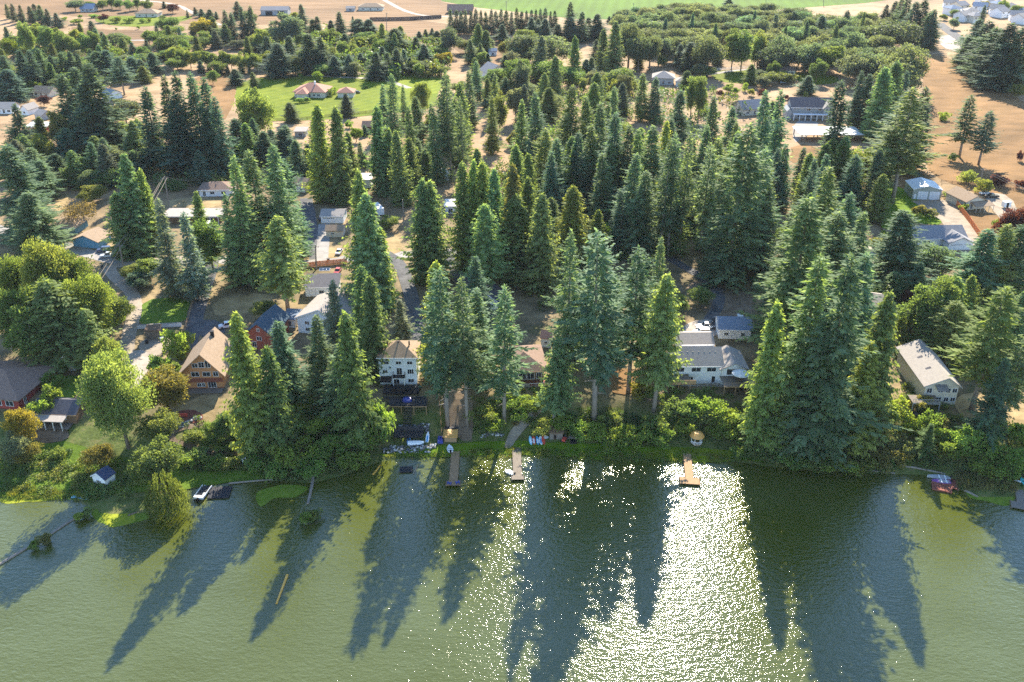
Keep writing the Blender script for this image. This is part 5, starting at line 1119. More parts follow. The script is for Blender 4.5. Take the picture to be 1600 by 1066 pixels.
car("parked_car", "white pickup at the back of the bright gravel parking area", 1103, 513, "car_white", "pickup", 6)
car("parked_car", "dark pickup parked against the white garage with blue grey roof", 1118, 509, "car_black", "pickup", 84)
car("parked_car", "black car on the drive beside the white glazed garage", 503, 343, "car_black", "suv", 86)
car("parked_car", "silver blue car on the sunlit verge above the orange fence", 530, 396, "car_silver", "sedan", 84)
car("parked_car", "red car parked below the orange fence", 528, 426, "car_red", "sedan", 84)
car("parked_car", "white car between the pair of bare trunk firs and the tiny cottage", 749, 531, "car_white", "sedan", 60)
car("parked_car", "black and white pickup right of the brown roofed outbuilding", 1549, 309, "car_black", "pickup", 4)
car("parked_car", "white car behind the black pickup on the gravel pad", 1538, 304, "car_white", "sedan", 10)
car("parked_car", "dark car on the drive beside the small red roofed garage", 557, 146, "car_black", "sedan", 4)
car("parked_car", "dark suv beside the round yellow green bush far away", 1222, 132, "car_black", "suv", 10)
car("parked_car", "silver car on the street left of the grey blue spruces", 226, 350, "car_silver", "suv", 40)
# motorhome
mh = P(591, 333); r = thing("motorhome", "white motorhome parked between the tall cedars", "motorhome", (mh.x, mh.y, mh.z+.1), R(-65))
hpart(r, "body", "car_white", lambda b: b.prism([(-4.2, -1.2, .5), (-4.4, -1.2, 1.5), (-3.6, -1.2, 3.1), (4.2, -1.2, 3.1), (4.2, -1.2, .5)], (0, 2.4, 0)))
hpart(r, "windshield", "glass", lambda b: b.prism([(-4.43, -1.0, 1.6), (-4.43, 1.0, 1.6), (-3.72, 1.0, 2.9), (-3.72, -1.0, 2.9)], (-.05, 0, .03)))
for k in range(3): hpart(r, "window", "glass", lambda b: b.box(-2.2+k*2, -1.2+k*2, -1.24, -1.203, 1.7, 2.4))
hpart(r, "roof_vent", "grey_paint", lambda b: b.box(.2, 1.1, -.4, .4, 3.103, 3.35))
for sx in (-3, 2.6):
    for sy in (-1, 1): hpart(r, "wheel", "rubber", lambda b: b.tube([(sx, sy*.9, .45), (sx, sy*1.18, .45)], .45, 12))
tr_ = P(1571, 325); r = thing("utility_trailer", "small grey upright trailer on the gravel pad at right", "trailer", (tr_.x, tr_.y, tr_.z+.1), R(10))
hpart(r, "body", "white_paint", lambda b: b.box(-1.5, 1.5, -.9, .9, .5, 2.6)); hpart(r, "door", "dark_metal", lambda b: b.box(-.5, .5, -.96, -.905, .6, 2.3)); hpart(r, "hitch", "dark_metal", lambda b: b.tube([(1.5, 0, .5), (2.6, 0, .4)], .07, 6))
for sy in (-1, 1): hpart(r, "wheel", "rubber", lambda b: b.tube([(0, sy*.92, .35), (0, sy*1.12, .35)], .35, 10))

# ------------------------------------------------------------------ docks and things on the water
def yawpts(p0, p1):
    a, b = np.array(unproj(*p0)), np.array(unproj(*p1)); d = b - a
    return a, np.linalg.norm(d), math.atan2(d[1], d[0])
def dock(label, p0, p1, width, m="tan_wood", z=.5, head=None, group=None, name="dock", plank=.35):
    """walkway from the shore end p0 to the lake end p1; planks lie across it; head=(length,width) is a wider end platform"""
    a, L, an = yawpts(p0, p1); r = thing(name, label, "dock", (a[0], a[1], 0), an, group)
    def boards(x0, x1, w, nm):
        b = MB(); x = x0
        while x < x1 - .05: b.box(x, min(x+plank-.035, x1), -w/2, w/2, z-.07, z); x += plank
        b.build(nm, m, r)
        for s in (-1, 1): hpart(r, "side_beam", m, lambda q: q.box(x0, x1, s*(w/2-.06)-.07, s*(w/2-.06)+.07, z-.3, z-.073))
        n = max(2, int((x1-x0)/3)+1)
        for i in range(n):
            for s in (-1, 1): hpart(r, "piling", "bark", lambda q: q.tube([(x0+.15+(x1-x0-.3)*i/(n-1), s*(w/2+.09), -2), (x0+.15+(x1-x0-.3)*i/(n-1), s*(w/2+.09), z+.25)], .085, 7))
    boards(0, L - (head[0] if head else 0), width, "decking")
    if head: boards(L - head[0] + .01, L, head[1], "end_platform")
    return r, L
dock("narrow tan dock with two blue chairs at its end", (712,708), (708,761), 2.0, "tan_wood", .5, (1.6, 3.2))
dock("plain grey dock with people's gear at its end, middle of the shore", (807,699), (809,752), 2.1, "weathered_wood", .5, (1.6, 2.9))
dock("tan T shaped dock reaching into the sun glitter", (1073,709), (1078,759), 1.9, "tan_wood", .5, (2.6, 4.6))
dock("red brown L shaped dock with two boats alongside at right", (1484,736), (1488,766), 2.4, "red_wood", .45)
r_ = P(1468, 762); a_, L_, an_ = yawpts((1487,766), (1456,760)); rd = thing("dock", "wide red end platform joined to the red brown dock", "dock", (a_[0], a_[1], 0), an_)
def _pl(b):
    x = 0
    while x < L_: b.box(x, x+.3, -1.5, 1.5, .36, .43); x += .34
hpart(rd, "decking", "red_wood", _pl); hpart(rd, "side_beam", "red_wood", lambda b: b.box(0, L_, 1.38, 1.5, .05, .357)); hpart(rd, "side_beam", "red_wood", lambda b: b.box(0, L_, -1.5, -1.38, .05, .357))
dock("grey dock with square end at the right edge", (1590,757), (1597,798), 1.8, "weathered_wood", .4, (2.6, 4.5))
def lounge_chair(px, py, rz, label, z=.5):
    x, y = unproj(px, py, z); r = thing("deck_chair", label, "chair", (x, y, z), R(rz), "blue chairs on the tan dock")
    hpart(r, "seat", "chair_blue", lambda b: [b.box(-.3+k*.15, -.3+k*.15+.13, -.3, .3, .36, .40) for k in range(4)])
    hpart(r, "backrest", "chair_blue", lambda b: [b.prism([(-.3+k*.15, .28, .38), (-.3+k*.15+.13, .28, .38), (-.3+k*.15+.13, .6, 1.1), (-.3+k*.15, .6, 1.1)], (0, .04, 0)) for k in range(4)])
    for s in (-1, 1):
        hpart(r, "armrest", "chair_blue", lambda b: b.box(s*.38-.07, s*.38+.07, -.4, .4, .58, .62)); hpart(r, "leg", "chair_blue", lambda b: b.box(s*.38-.04, s*.38+.04, -.36, -.28, 0, .577)); hpart(r, "leg", "chair_blue", lambda b: b.box(s*.38-.04, s*.38+.04, .24, .32, 0, .577))
lounge_chair(702, 757, 160, "blue chair on the left corner of the tan dock"); lounge_chair(715, 756, 200, "blue chair on the right corner of the tan dock")
def hull(b, L, W, H, n=10, z0=0.0, point=1.0, stern=0.0):
    rings = []
    for i in range(n+1):
        t = i/n; w = W/2*max(.03, (1 - abs(2*t-1)**2.2)**.75) if stern == 0 else W/2*max(.03, (1 - max(0, (t-.35)/.65)**2.2)**.8)*(stern + (1-stern)*min(1, t/.25))
        x = -L/2 + L*t; rise = H*.35*abs(2*t-1)**3 if stern == 0 else H*.35*max(0, 2*t-1)**2
        rings.append([(x, -w, z0+H+rise), (x, -w*.75, z0+H*.3+rise), (x, 0, z0+rise*.6), (x, w*.75, z0+H*.3+rise), (x, w, z0+H+rise)])
    V = [[b.bm.verts.new(p) for p in rg] for rg in rings]
    for a, c in zip(V, V[1:]):
        for k in range(4): b.bm.faces.new((a[k], a[k+1], c[k+1], c[k]))
        b.bm.faces.new((a[4], a[0], c[0], c[4]))
    b.bm.faces.new(V[0]); b.bm.faces.new(V[-1][::-1]); return b
def board(name, label, px, py, rz, paint, L=3.2, W=.8, tilt=0, cat="paddle board", z=None, group="boards and kayaks by the water", stripe="car_white", kayak=False):
    p = P(px, py) if z is None else Vector((*unproj(px, py, z), z))
    r = thing(name, label, cat, (p.x, p.y, p.z + .12), R(rz), group); r.rotation_euler = (0, R(tilt), R(rz))
    b = MB(); hull(b, L, W, .22 if not kayak else .36); b.build("hull", paint, r, smooth=False)
    if kayak: hpart(r, "cockpit", "rubber", lambda b: b.lathe([(.25, .375), (.25, .40)], 10))
    else: hpart(r, "deck_pad", stripe, lambda b: b.box(-L*.3, L*.2, -W*.22, W*.22, .223, .24)); hpart(r, "fin", "dark_metal", lambda b: b.box(-L*.42, -L*.36, -.02, .02, -.15, .05))
    return r
board("kayak", "yellow kayak leaning left of the white upturned boat", 631, 684, 84, "kayak_yellow", 3.2, .6, -25, "kayak", kayak=True)
board("kayak", "blue kayak just left of the white upturned boat", 639, 689, 82, "kayak_blue", 3.2, .8, -20, "kayak", kayak=True)
board("paddle_board", "pale blue paddle board right of the white upturned boat", 668, 686, 86, "board_white", 3.6, .9, -30, stripe="kayak_blue")
for i, (x, c, st, lb) in enumerate(((829,"sky_blue","board_white","pale blue board at the left end of the row by the small shed"),(834,"board_red","board_white","red striped board second in the row by the small shed"),(840,"kayak_blue","board_white","blue board in the middle of the row by the small shed"),(845,"board_white","kayak_blue","white board right of the blue board by the small shed"),(849,"board_red","board_red","dark red board beside the small shed"))):
    board("paddle_board", lb, x, 690, 96, c, 3.1, .85, -15, stripe=st)
board("paddle_board", "round white tube at the right end of the board row", 853, 685, 0, "board_white", 1.4, 1.3, 0, "tube")
board("kayak", "turquoise canoe on the grass near the right edge", 1572, 742, -38, "turquoise", 4.2, .9, 0, "canoe", kayak=True)
board("kayak", "white canoe beside the turquoise canoe near the right edge", 1582, 751, -42, "board_white", 3.6, .8, 0, "canoe", kayak=True)
board("kayak", "turquoise boat at the far right edge of the shore", 1599, 755, 80, "turquoise", 3.4, 1.3, 0, "boat", kayak=True)
def rowboat(name, label, px, py, rz, L, W, H, paint, inner, z=0.0, up=False, cat="boat", seats=2, onland=False, group=None):
    p = P(px, py) if onland else Vector((*unproj(px, py, z), z)); r = thing(name, label, cat, (p.x, p.y, p.z), R(rz), group)
    if up: r.rotation_euler = (R(180), 0, R(rz)); r.location.z += H*1.1
    b = MB(); hull(b, L, W, H, 10, 0, 1, .8); b.build("hull", paint, r)
    if not up:
        hpart(r, "floor", inner, lambda b: b.box(-L*.42, L*.12, -W*.36, W*.36, H+.004, H+.03))
        for k in range(seats): hpart(r, "bench", "board_white", lambda b: b.box(-L*.3+k*L*.26, -L*.3+k*L*.26+.3, -W*.40, W*.40, H+.034, H+.12))
        hpart(r, "outboard_motor", "dark_metal", lambda b: b.box(-L/2-.35, -L/2-.02, -.18, .18, H*.3, H+.5))
    return r
rowboat("rowboat", "white upturned boat on the flagstone landing", 650, 693, 4, 4.0, 1.9, .7, "board_white", "board_white", up=True, onland=True)
rowboat("pedal_boat", "white pedal boat pulled up at the tan dock", 703, 703, 100, 2.8, 1.6, .5, "board_white", "grey_paint", onland=True)
rowboat("dinghy", "small blue and white boat floating left of the grey dock", 796, 740, 150, 2.6, 1.4, .45, "board_white", "kayak_blue", -.1)
rowboat("motor_boat", "long silver boat moored behind the red dock", 1466, 748, 172, 5.2, 1.7, .6, "car_silver", "grey_paint", -.1)
rowboat("motor_boat", "purple runabout tied against the red end platform", 1470, 755, 172, 4.2, 1.7, .6, "purple", "grey_paint", -.1)
# raft, swim platform, pontoon boat
def raft(label, px, py, rz, L, W, m, z=.35):
    x, y = unproj(px, py); r = thing("swim_raft", label, "raft", (x, y, 0), R(rz))
    def f(b):
        q = -L/2
        while q < L/2-.1: b.box(q, min(q+.27, L/2), -W/2, W/2, z-.06, z); q += .31
    hpart(r, "decking", m, f); hpart(r, "float", "dark_metal", lambda b: b.box(-L/2+.1, L/2-.1, -W/2+.1, W/2-.1, -.3, z-.063)); return r
raft("small dark square raft floating below the white house landing", 635, 735, 4, 3.2, 2.3, "dark_deck")
raft("wide dark swim platform right of the pontoon boat", 344, 771, 4, 4.9, 4.4, "dark_deck")
x, y = unproj(318, 773); r = thing("pontoon_boat", "small pontoon boat with dark carpet moored at the swim platform", "pontoon boat", (x, y, 0), R(82))
for s in (-1, 1): hpart(r, "pontoon", "chrome", lambda b: b.tube([(-2.6, s*.85, .2), (2.3, s*.85, .2), (2.8, s*.85, .35)], .32, 10))
hpart(r, "deck", "dark_deck", lambda b: b.box(-2.6, 2.6, -1.15, 1.15, .5, .6)); hpart(r, "seat", "board_white", lambda b: b.box(-2.5, -1.7, -1.1, 1.1, .603, 1.1)); hpart(r, "seat", "board_white", lambda b: b.box(-1.3, -.6, -1.1, -.5, .603, 1.05))
for s in (-1, 1): hpart(r, "side_rail", "board_white", lambda b: b.box(-2.5, 2.3, s*1.12-.04, s*1.12+.04, .9, 1.1).box(-2.5, -2.4, s*1.12-.03, s*1.12+.03, .603, .897).box(2.2, 2.3, s*1.12-.03, s*1.12+.03, .603, .897))
hpart(r, "outboard_motor", "dark_metal", lambda b: b.box(-3.0, -2.65, -.2, .2, .1, 1.2))
x, y = unproj(130, 777); r = thing("swim_raft", "bright blue floating raft near the little white shed", "raft", (x, y, 0), R(-12))
hpart(r, "deck", "sky_blue", lambda b: b.box(-2.4, 2.4, -1.0, 1.0, .1, .3)); hpart(r, "edge_rail", "board_white", lambda b: b.tube([(-2.4, 1.0, .5), (2.4, 1.0, .5)], .05, 6).tube([(-2.4, 1, .3), (-2.4, 1, .5)], .04, 5).tube([(2.4, 1, .3), (2.4, 1, .5)], .04, 5)); hpart(r, "float", "dark_metal", lambda b: b.box(-2.3, 2.3, -.9, .9, -.2, .097))
# logs
def log(label, pts, rad, m="bark", name="floating_log", z=.08, rad2=None):
    w = [Vector((*unproj(*p), z)) for p in pts]; b = MB(); b.tube(w, rad, 9, rad2 or rad*.7); o = b.build(name, m); tag(o, label, "log"); return o
log("long pale floating log enclosing the cove at the left edge", [(-30,900),(4,880),(40,858),(75,838),(105,818),(134,801)], .34, "pale_bark")
log("thin white log boom along the dark shore under the right firs", [(1226,722),(1260,726),(1320,732),(1360,736),(1398,740)], .26, "pale_bark")
log("golden yellow log floating alone on the open lake", [(449,899),(441,920),(432,944)], .27, "gold")
log("fat pale dead log lying from the bank into the lily pads", [(490,742),(487,762),(481,788)], .42, "pale_bark")
log("white driftwood log along the lawn edge at the swim platform", [(358,757),(400,753),(427,751)], .22, "pale_bark", z=.3)
log("pale sunlit log lying on the right lily pads", [(1507,767),(1516,771),(1528,777)], .3, "pale_bark")
log("dark sunken log by the willow", [(200,806),(206,804),(214,801)], .25, "bark")
log("yellowish log at the water edge left of the white house landing", [(583,742),(590,733),(594,727)], .24, "gold")
log("thin pale stick floating beside the dark raft", [(646,741),(653,728)], .12, "pale_bark")

# ------------------------------------------------------------------ terraces of the white house
t0 = P(627, 612); T = thing("terrace_deck", "black stepped deck and stairs falling from the white house to the water", "deck", (t0.x, t0.y, t0.z))
def gz_(x, y): return float(terr(t0.x+x, t0.y+y)) - t0.z
deck(T, -4.6, 4.8, -1.6, 2.6, .5, "dark_deck", True, "dark_metal", -3, name="upper_decking"); railing(T, [(-4.6, -1.55), (4.8, -1.55), (4.8, 2.5)], .5, 1.0)
z1 = gz_(0, -6) + 1.6
deck(T, -2.6, 7.2, -7.4, -3.6, z1, "dark_deck", True, "tan_wood", -6, name="middle_decking"); railing(T, [(-2.6, -7.35), (7.2, -7.35)], z1, 1.0)
hpart(T, "tarp", "tarp_blue", lambda b: b.lathe([(1.3, 0), (1.1, .5), (.3, .8)], 9, (2.0, -4.6, z1+.01)))
hpart(T, "furniture", "dark_metal", lambda b: [b.box(-2.6+k*1.6, -1.4+k*1.6, -.8, .3, .503, 1.2) for k in range(4)])
z2 = gz_(0, -12.5) + .5
deck(T, -.5, 6.6, -15.2, -12.7, z2, "dark_deck", True, "dark_metal", -9, name="lower_decking"); railing(T, [(-.5, -15.15), (6.6, -15.15)], z2, .9)
hpart(T, "retaining_wall", "dark_deck", lambda b: b.box(-4.6, 6.8, -3.4, -3.2, gz_(0, -3.3)-1, z1+.4).box(-1.0, 6.8, -12.5, -12.3, gz_(0, -12.4)-1, z2+1.3))
b = MB(); n_ = 12
for k in range(n_):
    yy = -7.5 - k*.42; zz = z1 - (z1 - z2)*(k+1)/n_; b.box(1.6, 3.4, yy-.4, yy, zz-.06, zz)
b.build("stair_tread", "dark_deck", T)
for s in (1.5, 3.45): hpart(T, "stringer", "dark_metal", lambda b: b.prism([(s-.05, -7.5, z1), (s-.05, -7.5-n_*.42, z2), (s-.05, -7.5-n_*.42, z2-.3), (s-.05, -7.5, z1-.3)], (.1, 0, 0)))
m_, n__, l__, b__ = nt("flagstone")
vor = n__.new("ShaderNodeTexVoronoi"); vor.inputs["Scale"].default_value = 2.2; tcn = n__.new("ShaderNodeTexCoord"); l__.new(tcn.outputs["Object"], vor.inputs["Vector"])
crn = n__.new("ShaderNodeValToRGB"); crn.color_ramp.elements[0].color = (.05, .05, .055, 1); crn.color_ramp.elements[1].color = (.62, .62, .64, 1); crn.color_ramp.interpolation = 'CONSTANT'; crn.color_ramp.elements[1].position = .5
sepc = n__.new("ShaderNodeSeparateColor"); l__.new(vor.outputs["Color"], sepc.inputs[0]); l__.new(sepc.outputs[0], crn.inputs[0]); l__.new(crn.outputs[0], b__.inputs["Base Color"])
rs = random.Random(4)
def stones(label, px, n, m="flagstone", name="stone_landing", hh=(.25, .5), cat="stone wall"):
    """a wall or landing laid from single stones"""
    w = wpoly(px); A = np.array(w); c = A.mean(0); zc = float(terr(*c)); r = thing(name, label, cat, (c[0], c[1], zc))
    mn, mx = A.min(0), A.max(0); meshes = []
    for k in range(5):
        g = random.Random(k); bm = bmesh.new(); bmesh.ops.create_icosphere(bm, subdivisions=1, radius=.5)
        for v in bm.verts: v.co = Vector((v.co.x*g.uniform(.8, 1.2), v.co.y*g.uniform(.7, 1.1), v.co.z*g.uniform(.6, .9)))
        me = bpy.data.meshes.new("stone"); bm.to_mesh(me); bm.free(); me.materials.append(MATS["stone_pale" if k % 2 else "stone_dark"]); meshes.append(me)
    made = tries = 0
    while made < n and tries < n*40:
        tries += 1
        x, y = rs.uniform(mn[0], mx[0]), rs.uniform(mn[1], mx[1])
        if not inside(w, np.array([x]), np.array([y]))[0]: continue
        o = link("stone", meshes[made % 5], r, (x-c[0], y-c[1], max(0, float(terr(x, y))) - zc + rs.uniform(*hh)*.45), rs.uniform(0, 6)); sc = rs.uniform(.45, .95); o.scale = (sc, sc, sc*.8); made += 1
    return r
mat("stone_pale", (.50, .49, .48), (.36, .355, .35), 3, .9); mat("stone_dark", (.16, .16, .17), (.10, .10, .11), 3, .9)
stones("pale flagstone landing at the water below the white house", [(598,697),(680,695),(681,707),(598,709)], 130)
stones("rubble terrace wall under the black middle deck", [(614,664),(672,662),(674,676),(616,678)], 90, name="rubble_wall")
stones("white rubble heap among the dark bushes left of the white house", [(488,652),(502,640),(508,646),(494,664)], 26, "flagstone", "rock_pile", cat="rock pile")
stones("half ring of grey stones on the grass left of the gravel ramp", [(750,681),(768,675),(786,680),(786,685),(768,680),(752,686)], 34, name="stone_ring", cat="stone ring")
stones("curved stone retaining wall of the fire pit terrace", [(268,667),(290,660),(312,650),(316,654),(292,666),(270,673)], 60, name="retaining_wall")
# people's lawn things
p = P(704, 691); r = thing("lake_cabana", "orange thatched little cabana with blue tarp beside the tan dock", "cabana", tuple(p)); hpart(r, "wall", "tan_wood", lambda b: b.box(-1.5, 1.5, 0, 2, -.4, 1.6)); hpart(r, "roof", "orange_thatch", lambda b: b.prism([(-1.8, -.4, 1.6), (1.8, -.4, 1.6), (1.8, -.4, 1.75), (-1.8, -.4, 1.75)], (0, 2.8, .5))); hpart(r, "rear_roof", "dark_deck", lambda b: b.box(-1.8, 1.8, 2.45, 4.2, 1.7, 1.9)); hpart(r, "tarp", "tarp_blue", lambda b: b.box(-3.2, -1.85, -.6, 1.6, -.2, .8))
p = P(1088, 692); r = thing("gazebo", "little white railed gazebo with round orange thatched roof", "gazebo", tuple(p))
hpart(r, "roof", "orange_thatch", lambda b: b.lathe([(1.75, 2.0), (1.85, 2.1), (1.5, 2.7), (.8, 3.1), (.12, 3.25)], 14)); hpart(r, "floor", "tan_wood", lambda b: b.lathe([(1.35, .02), (1.35, .15)], 12)); 
for k in range(6): hpart(r, "post", "white_paint", lambda b: b.tube([(1.3*math.cos(k*1.047), 1.3*math.sin(k*1.047), 0), (1.3*math.cos(k*1.047), 1.3*math.sin(k*1.047), 2.05)], .07, 6))
hpart(r, "railing", "white_paint", lambda b: [b.tube([(1.32*math.cos(k*.262-3.4), 1.32*math.sin(k*.262-3.4), .15), (1.32*math.cos(k*.262-3.4), 1.32*math.sin(k*.262-3.4), .85)], .06, 4) for k in range(15)] + [b.tube([(1.34*math.cos(k*.262-3.4), 1.34*math.sin(k*.262-3.4), .88) for k in range(15)], .07, 5)])
house("shore_shed", "tiny weathered shed with plank roof beside the coloured boards", 859, 879, 687, 2.6, 1.9, "weathered_wood", "brown_wood", "shed", .4, [("f", -.1, .1, .7, 1.4, "door", "brown_wood", "dark_metal", 0)], cat="shed", eave=.3, base=.5)
p = P(882, 689); r = thing("garden_tractor", "small red garden tractor right of the tiny weathered shed", "tractor", (p.x, p.y, p.z), R(70))
hpart(r, "bonnet", "board_red", lambda b: b.box(-1.0, .2, -.4, .4, .4, 1.0)); hpart(r, "seat", "rubber", lambda b: b.box(.35, .8, -.28, .28, .7, .82).box(.75, .85, -.28, .28, .823, 1.25)); hpart(r, "mudguard", "board_red", lambda b: b.box(.2, 1.0, -.6, .6, .45, .69))
for sx, rr_ in ((-.75, .3), (.6, .45)):
    for s in (-1, 1): hpart(r, "wheel", "rubber", lambda b: b.tube([(sx, s*.45, rr_), (sx, s*.68, rr_)], rr_, 10))
p = P(897, 684); r = thing("lumber_pile", "pile of grey boards behind the red garden tractor", "lumber pile", tuple(p))
for k in range(7): hpart(r, "plank", "weathered_wood", lambda b: b.box(-1.7+.1*k, 1.5-.07*k, -.6+k*.18, -.45+k*.18, .05+.03*k, .13+.03*k))
p = P(896, 692); r = thing("fire_pit", "dark square fire pit box on the shore lawn", "fire pit", tuple(p)); hpart(r, "base", "dark_metal", lambda b: b.box(-.8, .8, -.6, .6, 0, .5)); hpart(r, "grate", "rubber", lambda b: [b.box(-.75+k*.3, -.6+k*.3, -.55, .55, .503, .56) for k in range(5)])
p = P(1408, 712); r = thing("pump_house", "small white pump house beside the red leaved bush at right shore", "shed", tuple(p)); hpart(r, "wall", "white_paint", lambda b: b.box(-1.0, 1.0, 0, 1.6, -.3, 2.0)); hpart(r, "roof", "roof_grey", lambda b: b.prism([(-1.2, -.2, 2.0), (1.2, -.2, 2.0), (1.2, -.2, 2.12), (-1.2, -.2, 2.12)], (0, 2.1, .3))); hpart(r, "window", "glass", lambda b: b.box(.0, .5, -.04, -.003, 1.1, 1.6))
b = MB(); q0 = [P(1395,726), P(1430,731), P(1462,737), P(1486,742)]; b.tube([Vector((v.x, v.y, .35)) for v in q0], .28, 6); tag(b.build("timber_bulkhead", "pale_bark"), "low timber bulkhead at the foot of the autumn bushes", "bulkhead")
p = P(286, 654); r = thing("picnic_bench", "red orange bench on the mulch fire pit terrace", "bench", (p.x, p.y, p.z+.15), R(6)); hpart(r, "seat", "board_red", lambda b: [b.box(-1.1, 1.1, k*.28, k*.28+.22, .45, .52) for k in range(2)]); hpart(r, "backrest", "board_red", lambda b: b.box(-1.1, 1.1, .55, .62, .6, 1.0))
for s in (-1, 1): hpart(r, "leg", "board_red", lambda b: b.box(s*.9-.06, s*.9+.06, .05, .5, -.2, .447))
p = P(240, 531); r = thing("lumber_shed", "open weathered lumber shed in front of the low white wall", "shed", (p.x, p.y, p.z), R(4)); hpart(r, "wall", "weathered_wood", lambda b: [b.box(-1.9+k*.38, -1.9+k*.38+.35, 0, .12, -.2, 3.0) for k in range(10)]); hpart(r, "roof", "brown_wood", lambda b: b.prism([(-2.1, -.3, 3.0), (2.1, -.3, 3.0), (2.1, -.3, 3.15), (-2.1, -.3, 3.15)], (0, 3.2, .4)))
for s in (-1, 1): hpart(r, "side_wall", "weathered_wood", lambda b: b.box(s*1.95-.06, s*1.95+.06, .13, 2.6, -.2, 3.0))
p0, p1 = P(215, 514), P(284, 510); d_ = p1-p0; r = thing("low_wall", "low white concrete wall behind the lumber shed", "wall", tuple(p0), math.atan2(d_.y, d_.x)); hpart(r, "panel", "white_paint", lambda b: b.box(0, d_.length, -.12, .12, -.4, 1.2)); hpart(r, "coping", "concrete", lambda b: b.box(-.05, d_.length+.05, -.18, .18, 1.203, 1.32))
for (x_, y_, lb, mm) in ((253, 532, "white upturned tub beside the lumber shed", "board_white"), (230, 537, "black drum beside the lumber shed", "rubber"), (160, 419, "black bin beside the sunlit street", "rubber"), (513, 408, "black bin against the orange fence", "rubber")):
    p = P(x_, y_); r = thing("storage_tub", lb, "tub", tuple(p)); hpart(r, "body", mm, lambda b: b.lathe([(.42, 0), (.5, .9)], 10)); hpart(r, "rim", mm, lambda b: b.lathe([(.55, .903), (.55, .98)], 10))
p = P(168, 506); r = thing("covered_boat", "small boat under a pale cover beside the gravel lane", "boat", (p.x, p.y, p.z), R(8)); b = MB(); hull(b, 4.2, 1.7, .7, 10, .4, 1, .8); b.build("hull", "board_white", r); hpart(r, "cover", "white_sheet", lambda b: b.solid([(-2, -.7, 1.12), (1.2, -.7, 1.12), (1.2, .7, 1.12), (-2, .7, 1.12), (-1.7, 0, 1.6), (.9, 0, 1.5)], ((0,1,5,4),(2,3,4,5),(1,2,5),(3,0,4),(3,2,1,0)))); hpart(r, "trailer", "dark_metal", lambda b: b.box(-1.8, 1.6, -.5, .5, .2, .36))
p = F1.location + Vector((F1["w"]/2 + 4.2, -4.0, 2.91)); r = thing("parasol", "big white round parasol on the raised deck of the white house", "parasol", tuple(p))
hpart(r, "canopy", "white_sheet", lambda b: b.lathe([(2.35, 2.3), (2.3, 2.42), (1.2, 2.85), (.1, 3.15)], 10)); hpart(r, "pole", "weathered_wood", lambda b: b.tube([(0, 0, 0), (0, 0, 3.3)], .05, 6)); hpart(r, "table", "brown_wood", lambda b: b.lathe([(.9, .72), (.9, .78)], 12)); hpart(r, "base", "dark_metal", lambda b: b.lathe([(.4, 0), (.4, .1)], 10))
for k, (x_, y_) in enumerate(((356, 727), (380, 727))):
    p = P(x_, y_); r = thing("mooring_post", ["single white post on the left shore lawn", "pair of white posts like a ladder by the cedar trunk"][k], "post", tuple(p))
    for s in range(k+1): hpart(r, "post", "white_paint", lambda b: b.tube([(s*.8, 0, -.2), (s*.8, 0, 2.2)], .1, 6))
    if k: hpart(r, "rung", "white_paint", lambda b: [b.tube([(0, 0, .5+.5*i), (.8, 0, .5+.5*i)], .05, 5) for i in range(4)])
p = P(402, 728); r = thing("garden_steps", "wooden garden steps beside the big cedar trunk", "steps", tuple(p), R(20))
for k in range(6): hpart(r, "tread", "weathered_wood", lambda b: b.box(-1.2, 1.2, k*.5, k*.5+.42, .1+k*.2, .2+k*.2))
r = thing("swing_set", "turquoise play set on the vivid green lawn", "play set", (P(1385,296).x, P(1385,296).y, 8.05)); hpart(r, "frame", "turquoise", lambda b: b.tube([(-2.2, -1, 0), (-2, 0, 2.2), (-2.2, 1, 0)], .07, 6).tube([(2.2, -1, 0), (2, 0, 2.2), (2.2, 1, 0)], .07, 6).tube([(-2.1, 0, 2.2), (2.1, 0, 2.2)], .07, 6)); hpart(r, "slide", "turquoise", lambda b: b.prism([(2.0, -.3, 1.6), (4.2, -.3, .2), (4.2, -.3, .3), (2.0, -.3, 1.7)], (0, .6, 0)))
p = P(90, 627); r = thing("paddling_pool", "small turquoise paddling pool behind the cottage", "paddling pool", (p.x, p.y, p.z+.1)); hpart(r, "wall", "pool_blue", lambda b: b.lathe([(1.3, -.2), (1.4, .3)], 14)); hpart(r, "water", "sky_blue", lambda b: b.lathe([(1.2, .302), (1.2, .31)], 14))
pr = P(500, 446); r = thing("solar_panel", "small framed solar panel on the dark roof beside the orange fence", "solar panel", (pr.x+1.2, pr.y+4.0, pr.z+3.95), R(3)); r.rotation_euler = (R(8), 0, R(3)); hpart(r, "frame", "chrome", lambda b: b.box(-1.7, 1.7, -.9, .9, 0, .05))
for k in range(3): hpart(r, "cell", "glass", lambda b: b.box(-1.62+k*1.1, -.58+k*1.1, -.82, .82, .053, .07))
